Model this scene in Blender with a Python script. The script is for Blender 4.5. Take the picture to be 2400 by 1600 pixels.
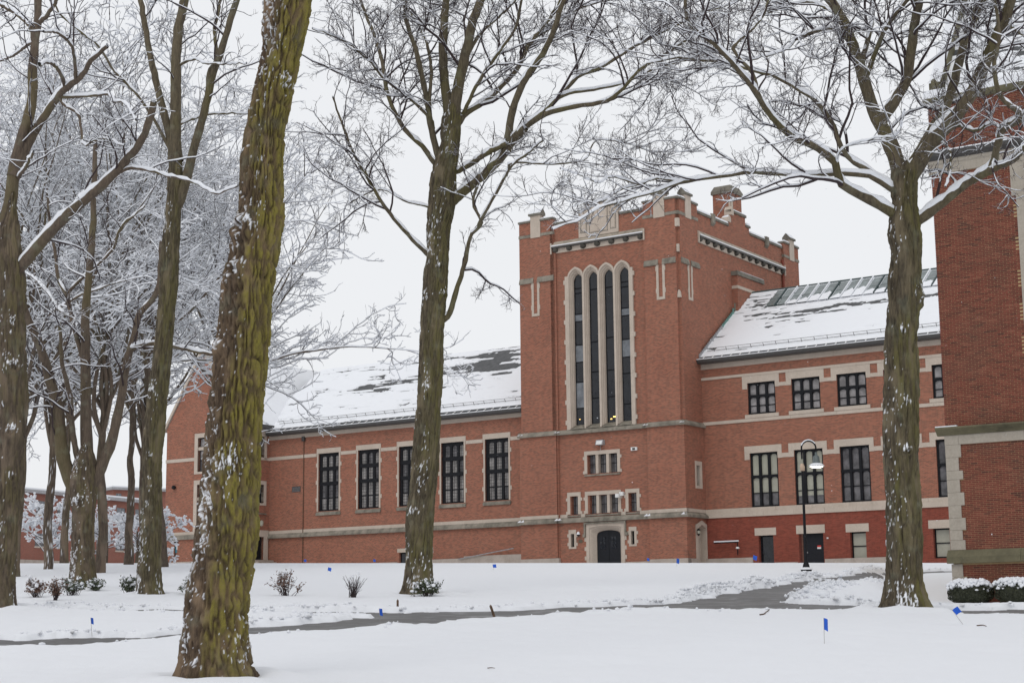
import bpy, math, random
import numpy as np
from mathutils import Matrix, Vector

# ------------------------------------------------------------------ camera, sky, sun
scene = bpy.context.scene
for o in list(bpy.data.objects): bpy.data.objects.remove(o)
COL = scene.collection
F_PX, PITCH, ROLL, YAW = 3887.1, .16927, -.010965, .5932
CP, SP, CR, SR = math.cos(PITCH), math.sin(PITCH), math.cos(ROLL), math.sin(ROLL)
cd = bpy.data.cameras.new('camera'); cam = bpy.data.objects.new('camera', cd); COL.objects.link(cam)
cd.sensor_width = 36; cd.lens = F_PX / 2400 * 36; cd.clip_start = .1; cd.clip_end = 3000
U0 = Vector((0, -SP, CP)); FW = Vector((0, CP, SP)); X0 = Vector((1, 0, 0))
RT = X0 * CR + U0 * SR; UP = U0 * CR - X0 * SR
M = Matrix.Identity(4)
for i in range(3): M[i][0], M[i][1], M[i][2] = RT[i], UP[i], -FW[i]
cam.matrix_world = M
scene.camera = cam

world = bpy.data.worlds.new('World'); scene.world = world; world.use_nodes = True
wn = world.node_tree.nodes; wl = world.node_tree.links
SUN_EL, SUN_AZ = math.radians(48), math.radians(205)      # azimuth from +Y clockwise: behind the camera, to its left
sky = wn.new('ShaderNodeTexSky'); sky.sky_type = 'NISHITA'; sky.sun_disc = False
sky.sun_elevation = SUN_EL; sky.sun_rotation = SUN_AZ; sky.air_density = 1.5; sky.dust_density = 4
sc = wn.new('ShaderNodeVectorMath'); sc.operation = 'SCALE'; sc.inputs['Scale'].default_value = .1
wl.new(sky.outputs[0], sc.inputs[0])
cloud = wn.new('ShaderNodeRGB'); cloud.outputs[0].default_value = (.885, .897, .922, 1)     # closed cloud cover
mixw = wn.new('ShaderNodeMix'); mixw.data_type = 'RGBA'; mixw.inputs[0].default_value = .95
wl.new(sc.outputs[0], mixw.inputs[6]); wl.new(cloud.outputs[0], mixw.inputs[7])
bg = wn['Background']; bg.inputs[1].default_value = 1.0; wl.new(mixw.outputs[2], bg.inputs[0])
sl = bpy.data.lights.new('sun', 'SUN'); sl.energy = .55; sl.angle = math.radians(30); sl.color = (1, .97, .93)
so = bpy.data.objects.new('sun', sl); COL.objects.link(so)
sd_ = Vector((math.sin(SUN_AZ) * math.cos(SUN_EL), math.cos(SUN_AZ) * math.cos(SUN_EL), math.sin(SUN_EL)))
so.rotation_euler = (-sd_).to_track_quat('-Z', 'Y').to_euler(); so.location = sd_ * 80
vs = scene.view_settings; vs.view_transform = 'Standard'; vs.look = 'None'; vs.exposure = 0.0; vs.gamma = 1; vs.use_curve_mapping = False

# ------------------------------------------------------------------ helpers
rng = np.random.default_rng(7); random.seed(7)
def ray(x, y):
    rt = (x - 1200) / F_PX; up = -(y - 800) / F_PX
    a = rt * CR - up * SR; b = rt * SR + up * CR
    return np.array([a, CP - b * SP, SP + b * CP])
def at(x, y, Y):
    d = ray(x, y); return d * (Y / d[1])
def px2m(w, Y): return w / F_PX * Y

def _h(ix, iy, iz=0):
    n = (ix * 374761393 + iy * 668265263 + iz * 2147483647 + 12345).astype(np.int64) & 0xffffffff
    n = ((n ^ (n >> 13)) * 1274126177) & 0xffffffff
    return ((n ^ (n >> 16)) & 0xffff) / 65535.0
def vn(x, y, z=None):
    x = np.asarray(x, float); y = np.asarray(y, float)
    ix = np.floor(x); iy = np.floor(y); fx = x - ix; fy = y - iy
    ix = ix.astype(np.int64); iy = iy.astype(np.int64)
    fx = fx * fx * (3 - 2 * fx); fy = fy * fy * (3 - 2 * fy)
    if z is None:
        a = _h(ix, iy); b = _h(ix + 1, iy); c = _h(ix, iy + 1); d = _h(ix + 1, iy + 1)
        return (a * (1 - fx) + b * fx) * (1 - fy) + (c * (1 - fx) + d * fx) * fy
    z = np.asarray(z, float) + 0 * x; iz = np.floor(z); fz = z - iz; iz = iz.astype(np.int64); fz = fz * fz * (3 - 2 * fz)
    r = 0
    for k, wz in ((0, 1 - fz), (1, fz)):
        a = _h(ix, iy, iz + k); b = _h(ix + 1, iy, iz + k); c = _h(ix, iy + 1, iz + k); d = _h(ix + 1, iy + 1, iz + k)
        r = r + wz * ((a * (1 - fx) + b * fx) * (1 - fy) + (c * (1 - fx) + d * fx) * fy)
    return r
def fbm(x, y, oct=4, g=.5):
    r = 0; a = 1; s = 0
    for i in range(oct):
        r = r + a * vn(x * 2 ** i + 17.3 * i, y * 2 ** i - 9.1 * i); s += a; a *= g
    return r / s
def sst(a, b, x):
    t = np.clip((x - a) / (b - a), 0, 1); return t * t * (3 - 2 * t)

def mesh_np(name, V, Q, T=None, attr=None, smooth=True):
    """fast mesh from numpy verts, quads and triangles"""
    me = bpy.data.meshes.new(name); V = np.asarray(V, np.float32).reshape(-1, 3)
    me.vertices.add(len(V)); me.vertices.foreach_set('co', V.ravel())
    parts = []; ls = []; lt = []; n = 0
    if Q is not None and len(Q):
        Q = np.asarray(Q, np.int32).reshape(-1, 4); parts.append(Q.ravel()); ls.append(np.arange(len(Q)) * 4); lt.append(np.full(len(Q), 4)); n = Q.size
    if T is not None and len(T):
        T = np.asarray(T, np.int32).reshape(-1, 3); parts.append(T.ravel()); ls.append(n + np.arange(len(T)) * 3); lt.append(np.full(len(T), 3))
    li = np.concatenate(parts).astype(np.int32); ls = np.concatenate(ls).astype(np.int32); lt = np.concatenate(lt).astype(np.int32)
    me.loops.add(len(li)); me.loops.foreach_set('vertex_index', li)
    me.polygons.add(len(ls)); me.polygons.foreach_set('loop_start', ls); me.polygons.foreach_set('loop_total', lt)
    me.polygons.foreach_set('use_smooth', np.full(len(ls), smooth))
    if attr is not None:
        ca = me.color_attributes.new('mask', 'FLOAT_COLOR', 'POINT')
        A = np.zeros((len(V), 4), np.float32); A[:, :attr.shape[1]] = attr; A[:, 3] = 1
        ca.data.foreach_set('color', A.ravel())
    me.update(); me.validate()
    return me
def link(name, me, mat=None, parent=None, loc=None):
    o = bpy.data.objects.new(name, me); COL.objects.link(o)
    if mat is not None and me is not None and not me.materials: me.materials.append(mat)
    if parent is not None: o.parent = parent
    if loc is not None: o.location = loc
    return o
def tag(o, label=None, cat=None, group=None, kind=None):
    if label: o['label'] = label
    if cat: o['category'] = cat
    if group: o['group'] = group
    if kind: o['kind'] = kind
    return o
def empty(name, loc, rz=0, label=None, cat=None, group=None):
    o = bpy.data.objects.new(name, None); COL.objects.link(o); o.location = loc; o.rotation_euler = (0, 0, rz)
    return tag(o, label, cat, group)

class MB:
    """collects flat faces; UVs are metres along the face (x or y, and z)"""
    def __init__(s): s.v = []; s.f = []
    def add(s, vs, fs):
        b = len(s.v); s.v += [tuple(p) for p in vs]; s.f += [tuple(b + i for i in f) for f in fs]; return s
    def box(s, x0, x1, y0, y1, z0, z1):
        return s.add([(x0, y0, z0), (x1, y0, z0), (x1, y1, z0), (x0, y1, z0), (x0, y0, z1), (x1, y0, z1), (x1, y1, z1), (x0, y1, z1)],
                     [(0, 3, 2, 1), (4, 5, 6, 7), (0, 1, 5, 4), (1, 2, 6, 5), (2, 3, 7, 6), (3, 0, 4, 7)])
    def quad(s, *p): return s.add(p, [tuple(range(len(p)))])
    def prism(s, poly, y0, y1, axis='y'):
        """poly of (a, z) extruded from y0 to y1; axis 'y': a = x, axis 'x': a = y"""
        n = len(poly); mk = (lambda a, z, e: (a, e, z)) if axis == 'y' else (lambda a, z, e: (e, a, z))
        s.add([mk(a, z, y0) for a, z in poly] + [mk(a, z, y1) for a, z in poly],
              [tuple(range(n))[::-1], tuple(range(n, 2 * n))] + [(i, (i + 1) % n, n + (i + 1) % n, n + i) for i in range(n)])
        return s
    def tube(s, p, q, r, m=6, r2=None):
        p = Vector(p); q = Vector(q); d = (q - p).normalized(); a = d.orthogonal().normalized(); b = d.cross(a); r2 = r if r2 is None else r2
        vs = []
        for c, rr in ((p, r), (q, r2)):
            for i in range(m):
                t = 2 * math.pi * i / m; vs.append(tuple(c + (a * math.cos(t) + b * math.sin(t)) * rr))
        return s.add(vs, [(i, (i + 1) % m, m + (i + 1) % m, m + i) for i in range(m)] + [tuple(range(m))[::-1], tuple(range(m, 2 * m))])
    def lathe(s, c, prof, m=16):
        vs = []
        for r, z in prof:
            for i in range(m):
                t = 2 * math.pi * i / m; vs.append((c[0] + r * math.cos(t), c[1] + r * math.sin(t), c[2] + z))
        fs = []
        for k in range(len(prof) - 1):
            for i in range(m): fs.append((k * m + i, k * m + (i + 1) % m, (k + 1) * m + (i + 1) % m, (k + 1) * m + i))
        return s.add(vs, fs)
    def loft(s, outer, inner, steps):
        """band between two open outlines of (x, z); steps = [(t, y), ...]"""
        n = len(outer); vs = []
        for t, y in steps:
            for (a, b), (c, d) in zip(outer, inner): vs.append((a + (c - a) * t, y, b + (d - b) * t))
        fs = [(k * n + i, k * n + i + 1, (k + 1) * n + i + 1, (k + 1) * n + i) for k in range(len(steps) - 1) for i in range(n - 1)]
        return s.add(vs, fs)
    def wall(s, x0, x1, z0, z1, y, holes=(), depth=.35, axis='y', sgn=1):
        """upright wall face with rectangular holes and their reveals; axis 'x' puts it at x = y"""
        xs = sorted({x0, x1, *[min(max(h[i], x0), x1) for h in holes for i in (0, 1)]}); zs = sorted({z0, z1, *[min(max(h[i], z0), z1) for h in holes for i in (2, 3)]})
        P = (lambda a, z, e=0: (a, y + e, z)) if axis == 'y' else (lambda a, z, e=0: (y + e, a, z))
        for i in range(len(xs) - 1):
            for k in range(len(zs) - 1):
                cx = (xs[i] + xs[i + 1]) / 2; cz = (zs[k] + zs[k + 1]) / 2
                if any(h[0] < cx < h[1] and h[2] < cz < h[3] for h in holes): continue
                s.quad(P(xs[i], zs[k]), P(xs[i + 1], zs[k]), P(xs[i + 1], zs[k + 1]), P(xs[i], zs[k + 1]))
        d = depth * sgn
        for a, b, c, e in holes:
            s.quad(P(a, c), P(a, c, d), P(a, e, d), P(a, e)); s.quad(P(b, c, d), P(b, c), P(b, e), P(b, e, d))
            s.quad(P(a, e), P(a, e, d), P(b, e, d), P(b, e)); s.quad(P(a, c, d), P(a, c), P(b, c), P(b, c, d))
        return s
    def mesh(s, name, dz=0, smooth=False):
        me = bpy.data.meshes.new(name)
        me.from_pydata([(x, y, z - dz) for x, y, z in s.v], [], s.f); me.update()
        uvl = me.uv_layers.new(name='UVMap'); n = len(me.loops)
        co = np.empty(len(me.vertices) * 3, np.float32); me.vertices.foreach_get('co', co); co = co.reshape(-1, 3)
        vi = np.empty(n, np.int32); me.loops.foreach_get('vertex_index', vi)
        nr = np.empty(len(me.polygons) * 3, np.float32); me.polygons.foreach_get('normal', nr); nr = np.abs(nr.reshape(-1, 3))
        lt = np.empty(len(me.polygons), np.int32); me.polygons.foreach_get('loop_total', lt); nr = np.repeat(nr, lt, axis=0)
        c = co[vi]; side = nr[:, 0] > nr[:, 1]; top = (nr[:, 2] > .8)
        uu = np.where(side & ~top, c[:, 1], c[:, 0]); vv = np.where(top, c[:, 1], c[:, 2] + dz)
        uvl.data.foreach_set('uv', np.stack([uu, vv], 1).astype(np.float32).ravel())
        if smooth: me.polygons.foreach_set('use_smooth', np.ones(len(me.polygons), bool))
        return me

# ------------------------------------------------------------------ materials
def newmat(name):
    m = bpy.data.materials.new(name); m.use_nodes = True; nt = m.node_tree
    return m, nt, nt.nodes['Principled BSDF'], nt.nodes.new, nt.links.new
def ramp(nt, src, stops):
    r = nt.nodes.new('ShaderNodeValToRGB'); e = r.color_ramp.elements
    while len(e) < len(stops): e.new(.5)
    for i, (p, c) in enumerate(stops): e[i].position = p; e[i].color = (*c, 1) if len(c) == 3 else c
    nt.links.new(src, r.inputs[0]); return r.outputs[0]
def noise(nt, scale, detail=4, vec=None, rough=.55):
    n = nt.nodes.new('ShaderNodeTexNoise'); n.inputs['Scale'].default_value = scale; n.inputs['Detail'].default_value = detail; n.inputs['Roughness'].default_value = rough
    if vec is not None: nt.links.new(vec, n.inputs['Vector'])
    return n.outputs['Fac']
def mixc(nt, fac, a, b, mode='MIX'):
    m = nt.nodes.new('ShaderNodeMix'); m.data_type = 'RGBA'; m.blend_type = mode
    for sock, v in ((m.inputs[0], fac), (m.inputs[6], a), (m.inputs[7], b)):
        if hasattr(v, 'is_linked'): nt.links.new(v, sock)
        else: sock.default_value = (*v, 1) if isinstance(v, tuple) and len(v) == 3 else v
    return m.outputs[2]
def bump(nt, bsdf, h, strength=.3, dist=.02):
    b = nt.nodes.new('ShaderNodeBump'); b.inputs['Strength'].default_value = strength; b.inputs['Distance'].default_value = dist
    nt.links.new(h, b.inputs['Height']); nt.links.new(b.outputs[0], bsdf.inputs['Normal'])
def objco(nt):
    return nt.nodes.new('ShaderNodeTexCoord').outputs['Object']
def mapping(nt, vec, sc=(1, 1, 1), rot=(0, 0, 0)):
    m = nt.nodes.new('ShaderNodeMapping'); m.inputs['Scale'].default_value = sc; m.inputs['Rotation'].default_value = rot; nt.links.new(vec, m.inputs['Vector']); return m.outputs[0]

def brick_mat(name, c1, c2, mortar, stain=.35, bw=.24, bh=.065, ms=.011):
    m, nt, b, N, L = newmat(name)
    uv = N('ShaderNodeTexCoord').outputs['UV']
    t = N('ShaderNodeTexBrick'); t.inputs['Scale'].default_value = 1; t.inputs['Brick Width'].default_value = bw; t.inputs['Row Height'].default_value = bh
    t.inputs['Mortar Size'].default_value = ms; t.inputs['Mortar Smooth'].default_value = .2; t.inputs['Bias'].default_value = -.1
    t.inputs['Color1'].default_value = (*c1, 1); t.inputs['Color2'].default_value = (*c2, 1); t.inputs['Mortar'].default_value = (*mortar, 1)
    L(uv, t.inputs['Vector'])
    # bigger stains and streaks that run down the wall
    n1 = noise(nt, .35, 5, uv); n2 = noise(nt, 1.0, 4, mapping(nt, uv, (1.6, .22, 1)))
    c = mixc(nt, ramp(nt, n1, [(.35, (0, 0, 0)), (.75, (stain,) * 3)]), t.outputs['Color'], (.75, .62, .60), 'MULTIPLY')
    c = mixc(nt, ramp(nt, n2, [(.45, (0, 0, 0)), (.8, (stain,) * 3)]), c, (1.25, 1.2, 1.15), 'MULTIPLY')
    L(c, b.inputs['Base Color']); b.inputs['Roughness'].default_value = .9; b.inputs['Specular IOR Level'].default_value = .2
    bump(nt, b, t.outputs['Fac'], -.4, .01)
    return m
def stone_mat(name, col, dark, amt=.5, streak=True, rough=.85):
    m, nt, b, N, L = newmat(name); oc = objco(nt)
    n1 = noise(nt, 1.1, 6, oc, .65); n2 = noise(nt, 14, 4, oc)
    c = mixc(nt, ramp(nt, n1, [(.4, (0, 0, 0)), (.72, (amt,) * 3)]), col, dark)
    if streak:
        n3 = noise(nt, 2.2, 4, mapping(nt, oc, (1, 1, .18)))
        c = mixc(nt, ramp(nt, n3, [(.55, (0, 0, 0)), (.8, (amt * .8,) * 3)]), c, dark)
    c = mixc(nt, .5, c, ramp(nt, n2, [(.3, (.8, .8, .8)), (.7, (1.15, 1.15, 1.15))]), 'MULTIPLY')
    L(c, b.inputs['Base Color']); b.inputs['Roughness'].default_value = rough; b.inputs['Specular IOR Level'].default_value = .25
    bump(nt, b, n2, .25, .01); return m
def plain_mat(name, col, rough=.5, spec=.4, var=.15, scale=6, metal=0):
    m, nt, b, N, L = newmat(name); oc = objco(nt); n = noise(nt, scale, 4, oc)
    c = mixc(nt, ramp(nt, n, [(.3, (0, 0, 0)), (.7, (1, 1, 1))]), tuple(v * (1 - var) for v in col), tuple(min(1, v * (1 + var)) for v in col))
    L(c, b.inputs['Base Color']); b.inputs['Roughness'].default_value = rough; b.inputs['Specular IOR Level'].default_value = spec; b.inputs['Metallic'].default_value = metal
    return m
def glass_mat(name, col, rough=.06, wave=.08, spec=.5, var=.3):
    m, nt, b, N, L = newmat(name); oc = objco(nt); n = noise(nt, 1.7, 3, oc)
    c = mixc(nt, ramp(nt, n, [(.35, (0, 0, 0)), (.7, (1, 1, 1))]), tuple(v * (1 - var) for v in col), tuple(v * (1 + var) for v in col))
    L(c, b.inputs['Base Color']); b.inputs['Roughness'].default_value = rough; b.inputs['Specular IOR Level'].default_value = spec
    bump(nt, b, n, wave, .1); return m
def snow_mat(name, col=(.80, .825, .87), fine=60, coarse=2.5, st=.35):
    m, nt, b, N, L = newmat(name); oc = objco(nt)
    n1 = noise(nt, fine, 3, oc); n2 = noise(nt, coarse, 5, oc)
    add = N('ShaderNodeMath'); add.operation = 'MULTIPLY_ADD'; L(n2, add.inputs[0]); add.inputs[1].default_value = 3.0; L(n1, add.inputs[2])
    c = mixc(nt, n2, tuple(v * .985 for v in col), tuple(min(.95, v * 1.015) for v in col))
    L(c, b.inputs['Base Color']); b.inputs['Roughness'].default_value = .75; b.inputs['Specular IOR Level'].default_value = .25
    bump(nt, b, add.outputs[0], st, .012); return m
def bark_mat(name, base, dark, moss=(.15, .135, .03), lichen=(.25, .27, .2)):
    """mask: r = snow lodged in the bark, g = moss, b = plate tone"""
    m, nt, b, N, L = newmat(name); oc = objco(nt)
    a = N('ShaderNodeVertexColor'); a.layer_name = 'mask'; sp = N('ShaderNodeSeparateColor'); L(a.outputs[0], sp.inputs[0])
    n1 = noise(nt, 19, 6, mapping(nt, oc, (1, 1, .16)), .75); n2 = noise(nt, 3, 4, oc); n3 = noise(nt, 60, 3, oc)
    c = mixc(nt, ramp(nt, n1, [(.38, (0, 0, 0)), (.62, (1, 1, 1))]), dark, base)
    c = mixc(nt, sp.outputs[2], c, tuple(v * 1.5 for v in base))
    c = mixc(nt, ramp(nt, n2, [(.55, (0, 0, 0)), (.72, (.3, .3, .3))]), c, lichen)
    mm = N('ShaderNodeMath'); mm.operation = 'MULTIPLY'; L(sp.outputs[1], mm.inputs[0]); L(ramp(nt, n3, [(.25, (.45,) * 3), (.6, (1, 1, 1))]), mm.inputs[1])
    c = mixc(nt, mm.outputs[0], c, moss)
    c = mixc(nt, sp.outputs[0], c, (.82, .84, .88))
    L(c, b.inputs['Base Color']); b.inputs['Roughness'].default_value = .85; b.inputs['Specular IOR Level'].default_value = .25
    bump(nt, b, n1, .9, .02); return m
def twig_mat(name, col, snow0=.25, snow1=.6):
    """thin wood with snow lying on whatever faces upwards"""
    m, nt, b, N, L = newmat(name)
    g = N('ShaderNodeNewGeometry'); s = N('ShaderNodeSeparateXYZ'); L(g.outputs['Normal'], s.inputs[0])
    n = noise(nt, 3.5, 3, g.outputs['Position']); ad = N('ShaderNodeMath'); ad.operation = 'MULTIPLY_ADD'; L(n, ad.inputs[0]); ad.inputs[1].default_value = .9; L(s.outputs[2], ad.inputs[2])
    f = ramp(nt, ad.outputs[0], [(min(.99, snow0 + .45), (0, 0, 0)), (min(1, snow1 + .45), (1, 1, 1))])
    c = mixc(nt, noise(nt, 9, 3, g.outputs['Position']), tuple(v * .7 for v in col), tuple(v * 1.35 for v in col))
    L(mixc(nt, f, c, (.80, .82, .86)), b.inputs['Base Color']); b.inputs['Roughness'].default_value = .85; b.inputs['Specular IOR Level'].default_value = .2
    return m
def emit_mat(name, col, st):
    m, nt, b, N, L = newmat(name); b.inputs['Emission Color'].default_value = (*col, 1); b.inputs['Emission Strength'].default_value = st; b.inputs['Base Color'].default_value = (*col, 1); return m

MT = dict(
 brick=brick_mat('brick_main', (.33, .094, .056), (.118, .030, .021), (.37, .25, .18)),
 brick_red=brick_mat('brick_red', (.25, .060, .040), (.14, .034, .025), (.27, .12, .085), .45, ms=.007),
 brick_far=brick_mat('brick_far', (.27, .095, .07), (.21, .075, .06), (.28, .17, .13)),
 stone=stone_mat('limestone', (.52, .445, .375), (.33, .275, .22), .35),
 stone_w=stone_mat('weathered_limestone', (.29, .26, .215), (.085, .082, .065), .9),
 stone_d=stone_mat('dirty_coping', (.20, .185, .155), (.075, .07, .06), .8),
 granite=stone_mat('plinth_stone', (.44, .385, .34), (.26, .22, .18), .5),
 black=plain_mat('black_painted_metal', (.008, .0085, .011), .55, .2),
 dark=plain_mat('dark_bronze_gutter', (.05, .047, .045), .5, .5),
 green_cu=plain_mat('verdigris', (.13, .25, .22), .7, .3, .35, 4),
 slate=plain_mat('slate', (.07, .072, .075), .6, .4, .35, 3),
 skylight=glass_mat('skylight_glass', (.15, .18, .18), .2, .05),
 skyframe=plain_mat('skylight_frame', (.05, .075, .075), .6),
 glass=glass_mat('dark_glass', (.012, .014, .019), .04, .12, .45),
 glass_lt=glass_mat('grey_lit_glass', (.15, .165, .185), .08, .1, .6),
 leaded=glass_mat('leaded_glass', (.26, .245, .235), .15, .25, .5, .35),
 blind=glass_mat('blind_behind_glass', (.36, .355, .29), .12, .02, .5, .08),
 curtain=glass_mat('curtain_behind_glass', (.27, .255, .255), .12, .02, .5, .35),
 dimglass=glass_mat('dim_glass', (.105, .10, .105), .08, .1, .6, .5),
 door=plain_mat('door_paint', (.010, .011, .015), .5, .25),
 snow=snow_mat('snow', (.745, .762, .797), 45, 1.8, .55), snow_roof=snow_mat('roof_snow', (.80, .82, .855), 25, 1.2, .5),
 asphalt=None, white=plain_mat('white_plastic', (.72, .72, .71), .4, .4, .05),
 metal=plain_mat('galvanised', (.30, .30, .31), .45, .5, .2), bronze=plain_mat('bronze_plaque', (.10, .08, .05), .4, .5),
 blue=plain_mat('blue_flag', (.01, .10, .55), .5, .4, .1), wire=plain_mat('wire', (.30, .28, .27), .5),
 wood=plain_mat('weathered_wood', (.12, .075, .05), .8, .2, .4, 20), red=plain_mat('red_sign', (.55, .04, .03), .4),
 signblue=plain_mat('sign_blue', (.05, .19, .25), .4, .4, .1), warm=emit_mat('warm_lamp', (1, .62, .18), 2.2), lamp=emit_mat('lamp_glow', (1, .9, .72), 4.0),
)
def asphalt_mat():
    m, nt, b, N, L = newmat('wet_asphalt'); oc = objco(nt); n = noise(nt, .8, 5, oc); n2 = noise(nt, 40, 3, oc); n3 = noise(nt, 3.0, 5, mapping(nt, oc, (.5, 2.5, 1)))
    c = mixc(nt, n2, (.045, .045, .048), (.10, .097, .094)); c = mixc(nt, ramp(nt, n, [(.4, (0, 0, 0)), (.7, (.6, .6, .6))]), c, (.135, .13, .128))
    c = mixc(nt, ramp(nt, n3, [(.60, (0, 0, 0)), (.72, (.75,) * 3)]), c, (.55, .56, .58))
    L(c, b.inputs['Base Color']); L(ramp(nt, n, [(.3, (.42,) * 3), (.7, (.75,) * 3)]), b.inputs['Roughness']); bump(nt, b, n2, .3, .01); return m
MT['asphalt'] = asphalt_mat()

# ------------------------------------------------------------------ terrain
def gz(x, y):
    x = np.asarray(x, float); y = np.asarray(y, float); yy = np.maximum(y, 3.0)
    az = np.clip(x / yy, -.5, .5); k = .001
    r1 = .0577 - 1.6 / yy; r2 = .0369 - .011 * az - .000012 * np.maximum(yy - 75, 0)
    m = np.minimum(r1, r2); r = m - k * np.log(np.exp(-(r1 - m) / k) + np.exp(-(r2 - m) / k))
    z = r * yy + np.where(y < 3, .0577 * (y - 3), 0)
    dip = 1.12 * sst(32, 52, yy) * (1 - sst(57, 84, yy)) * sst(.205, .245, x / yy)
    z = z - dip + (fbm(x * .22, y * .22, 3) - .5) * .07 * (1 - sst(45, 80, yy)) + (fbm(x * 1.3 + 9, y * .9, 2) - .5) * .05 * (1 - sst(25, 60, yy))
    return z
def gz1(x, y): return float(gz(np.array([x]), np.array([y]))[0])
def hit(px, py, ymax=200.):
    """point where the sight line through a photo pixel meets the ground"""
    d = ray(px, py); Y = np.arange(6, ymax, .05); t = Y / d[1]; h = gz(d[0] * t, Y) - d[2] * t
    i = np.argmax(h > 0) if (h > 0).any() else len(Y) - 1
    return np.array([d[0] * t[i], Y[i], gz1(d[0] * t[i], Y[i])])
def ground_at(px, Y):
    d = ray(px, 1380); x = d[0] * Y / d[1]; return np.array([x, Y, gz1(x, Y)])
# ------------------------------------------------------------------ ground: one snow sheet, the cleared path shows where it dips
NEAR = [(-80, 1514), (60, 1511), (120, 1511), (240, 1505), (330, 1494), (400, 1489), (586, 1482), (800, 1473), (970, 1462), (1106, 1449), (1277, 1440), (1379, 1435), (1464, 1428), (1600, 1425), (1800, 1425), (2002, 1427), (2254, 1435), (2440, 1438)]
FAR = [(2440, 1420), (2254, 1423), (2120, 1418), (2002, 1412), (1818, 1405)]
BR_N = [(1870, 1390), (1905, 1381), (1961, 1367), (2026, 1356), (2073, 1350), (2165, 1343), (2240, 1340)]
BR_F = [(2240, 1334), (2165, 1336), (2073, 1338.5), (1992, 1344), (1906, 1352), (1821, 1368), (1702, 1386), (1600, 1405), (1447, 1412), (1311, 1417), (1192, 1422), (1021, 1427), (900, 1428)]
FL_F = [(800, 1425.5), (592, 1424), (436, 1422.5), (272, 1421.5), (150, 1421)]
FL_N = [(150, 1424), (272, 1428), (436, 1431), (592, 1432), (800, 1434), (880, 1435.5)]
MAIN_F = [(868, 1439), (800, 1446), (700, 1455), (586, 1463), (436, 1475), (330, 1483), (240, 1487), (100, 1488), (-80, 1492)]
W = lambda L: np.array([hit(*p)[:2] for p in L])
poly = np.concatenate([W(NEAR), W(FAR), W(BR_N), W(BR_F), W(FL_F), W(FL_N), W(MAIN_F)])
nearline = np.concatenate([W(NEAR)]); 
def seg_dist(px, py, line, closed):
    A = line; B = np.roll(line, -1, 0)
    if not closed: A = line[:-1]; B = line[1:]
    best = np.full(px.shape, 1e9)
    for (ax, ay), (bx, by) in zip(A, B):
        ex, ey = bx - ax, by - ay; t = np.clip(((px - ax) * ex + (py - ay) * ey) / (ex * ex + ey * ey + 1e-9), 0, 1)
        best = np.minimum(best, np.hypot(px - ax - t * ex, py - ay - t * ey))
    return best
def inside(px, py, line):
    r = np.zeros(px.shape, bool)
    for (ax, ay), (bx, by) in zip(line, np.roll(line, -1, 0)):
        c = (ay > py) != (by > py); r ^= c & (px < (bx - ax) * (py - ay) / (by - ay + 1e-12) + ax)
    return r
rows = np.concatenate([np.linspace(-40, 4, 12)[:-1], np.arange(4, 17, .16), np.arange(17, 42, .12), np.arange(42, 76, .18), np.geomspace(76, 260, 40), [400, 700, 1200, 2000]])
az = np.concatenate([-np.geomspace(4, .37, 10), np.linspace(-.36, .36, 240), np.geomspace(.37, 4, 10)])
GY, GA = np.meshgrid(rows, az, indexing='ij'); GX = GA * np.maximum(np.abs(GY), 4.0)
base = gz(GX, GY)
msk = (GY > 16) & (GY < 80) & (np.abs(GA) < .36)
sdv = np.full(GX.shape, 50.); qx, qy = GX[msk], GY[msk]
sdv[msk] = np.where(inside(qx, qy, poly), -1, 1) * seg_dist(qx, qy, poly, True)
nd = np.full(GX.shape, 50.); nd[msk] = seg_dist(qx, qy, nearline, False)
ragged = (fbm(GX * 2.2, GY * 2.2, 4) - .5) * .75 + (vn(GX * 7, GY * 7) - .5) * .16
s = sdv + np.where(np.abs(sdv) < 3, ragged, 0)
t = sst(-.04, .10, s)
lump = np.clip(fbm(GX * 4.2 + 3, GY * 4.2, 3) * 2.2 - .55, 0, 1.6) * (.35 + 1.0 * sst(.35, .65, fbm(GX * .5, GY * .5 + 5, 2)))
amp = np.where(nd < .9, .045, .12) * np.where((GA > .08) & (nd > .9), 1.25, 1.0) * np.where(GA > .232, .3, 1) * np.where((GA < -.08), .55, 1)
brl = W(BR_N[2:]); bd_ = np.full(GX.shape, 50.); bd_[msk] = seg_dist(qx, qy, brl, False); amp = amp * np.where(bd_ < 1.6, .25, 1)
berm = amp * lump * np.exp(-((sdv - .30) / .38) ** 2)
Z = base - .17 * (1 - t) + berm * t + np.where(msk, (fbm(GX * 9, GY * 9, 2) - .5) * .012, 0)
for px_, Yt, rt_ in ((508, 18.2, .34), (983, 41, .36), (2122, 31, .35), (352, 42, .29), (194, 47, .34), (2, 36, .33)):          # snow banked round the trunks
    xt = ray(px_, 1400)[0] * Yt / ray(px_, 1400)[1]; d_ = np.hypot(GX - xt, GY - Yt); an = np.arctan2(GY - Yt, GX - xt)
    Z = Z + .07 * np.exp(-((d_ - rt_ * 2.0) / (rt_ * .9)) ** 2) * (.5 + vn(an * 2.2 + px_, d_ * 0 + 3.0)) - .10 * np.exp(-(d_ / (rt_ * 1.25)) ** 4) * (d_ > 0)
Z = Z + np.where(msk | ((GY > 4) & (GY < 30)), (fbm(GX * 2.4 + 5, GY * 1.2, 3) - .5) * .03 * (1 - sst(25, 45, GY)), 0)
nr, nc = GX.shape
idx = np.arange(nr * nc).reshape(nr, nc)
Q = np.stack([idx[:-1, :-1], idx[:-1, 1:], idx[1:, 1:], idx[1:, :-1]], -1).reshape(-1, 4)
V = np.stack([GX, GY, Z], -1).reshape(-1, 3)
tag(link('snowy_ground', mesh_np('snowy_ground', V, Q), MT['snow']), kind='structure')
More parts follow.
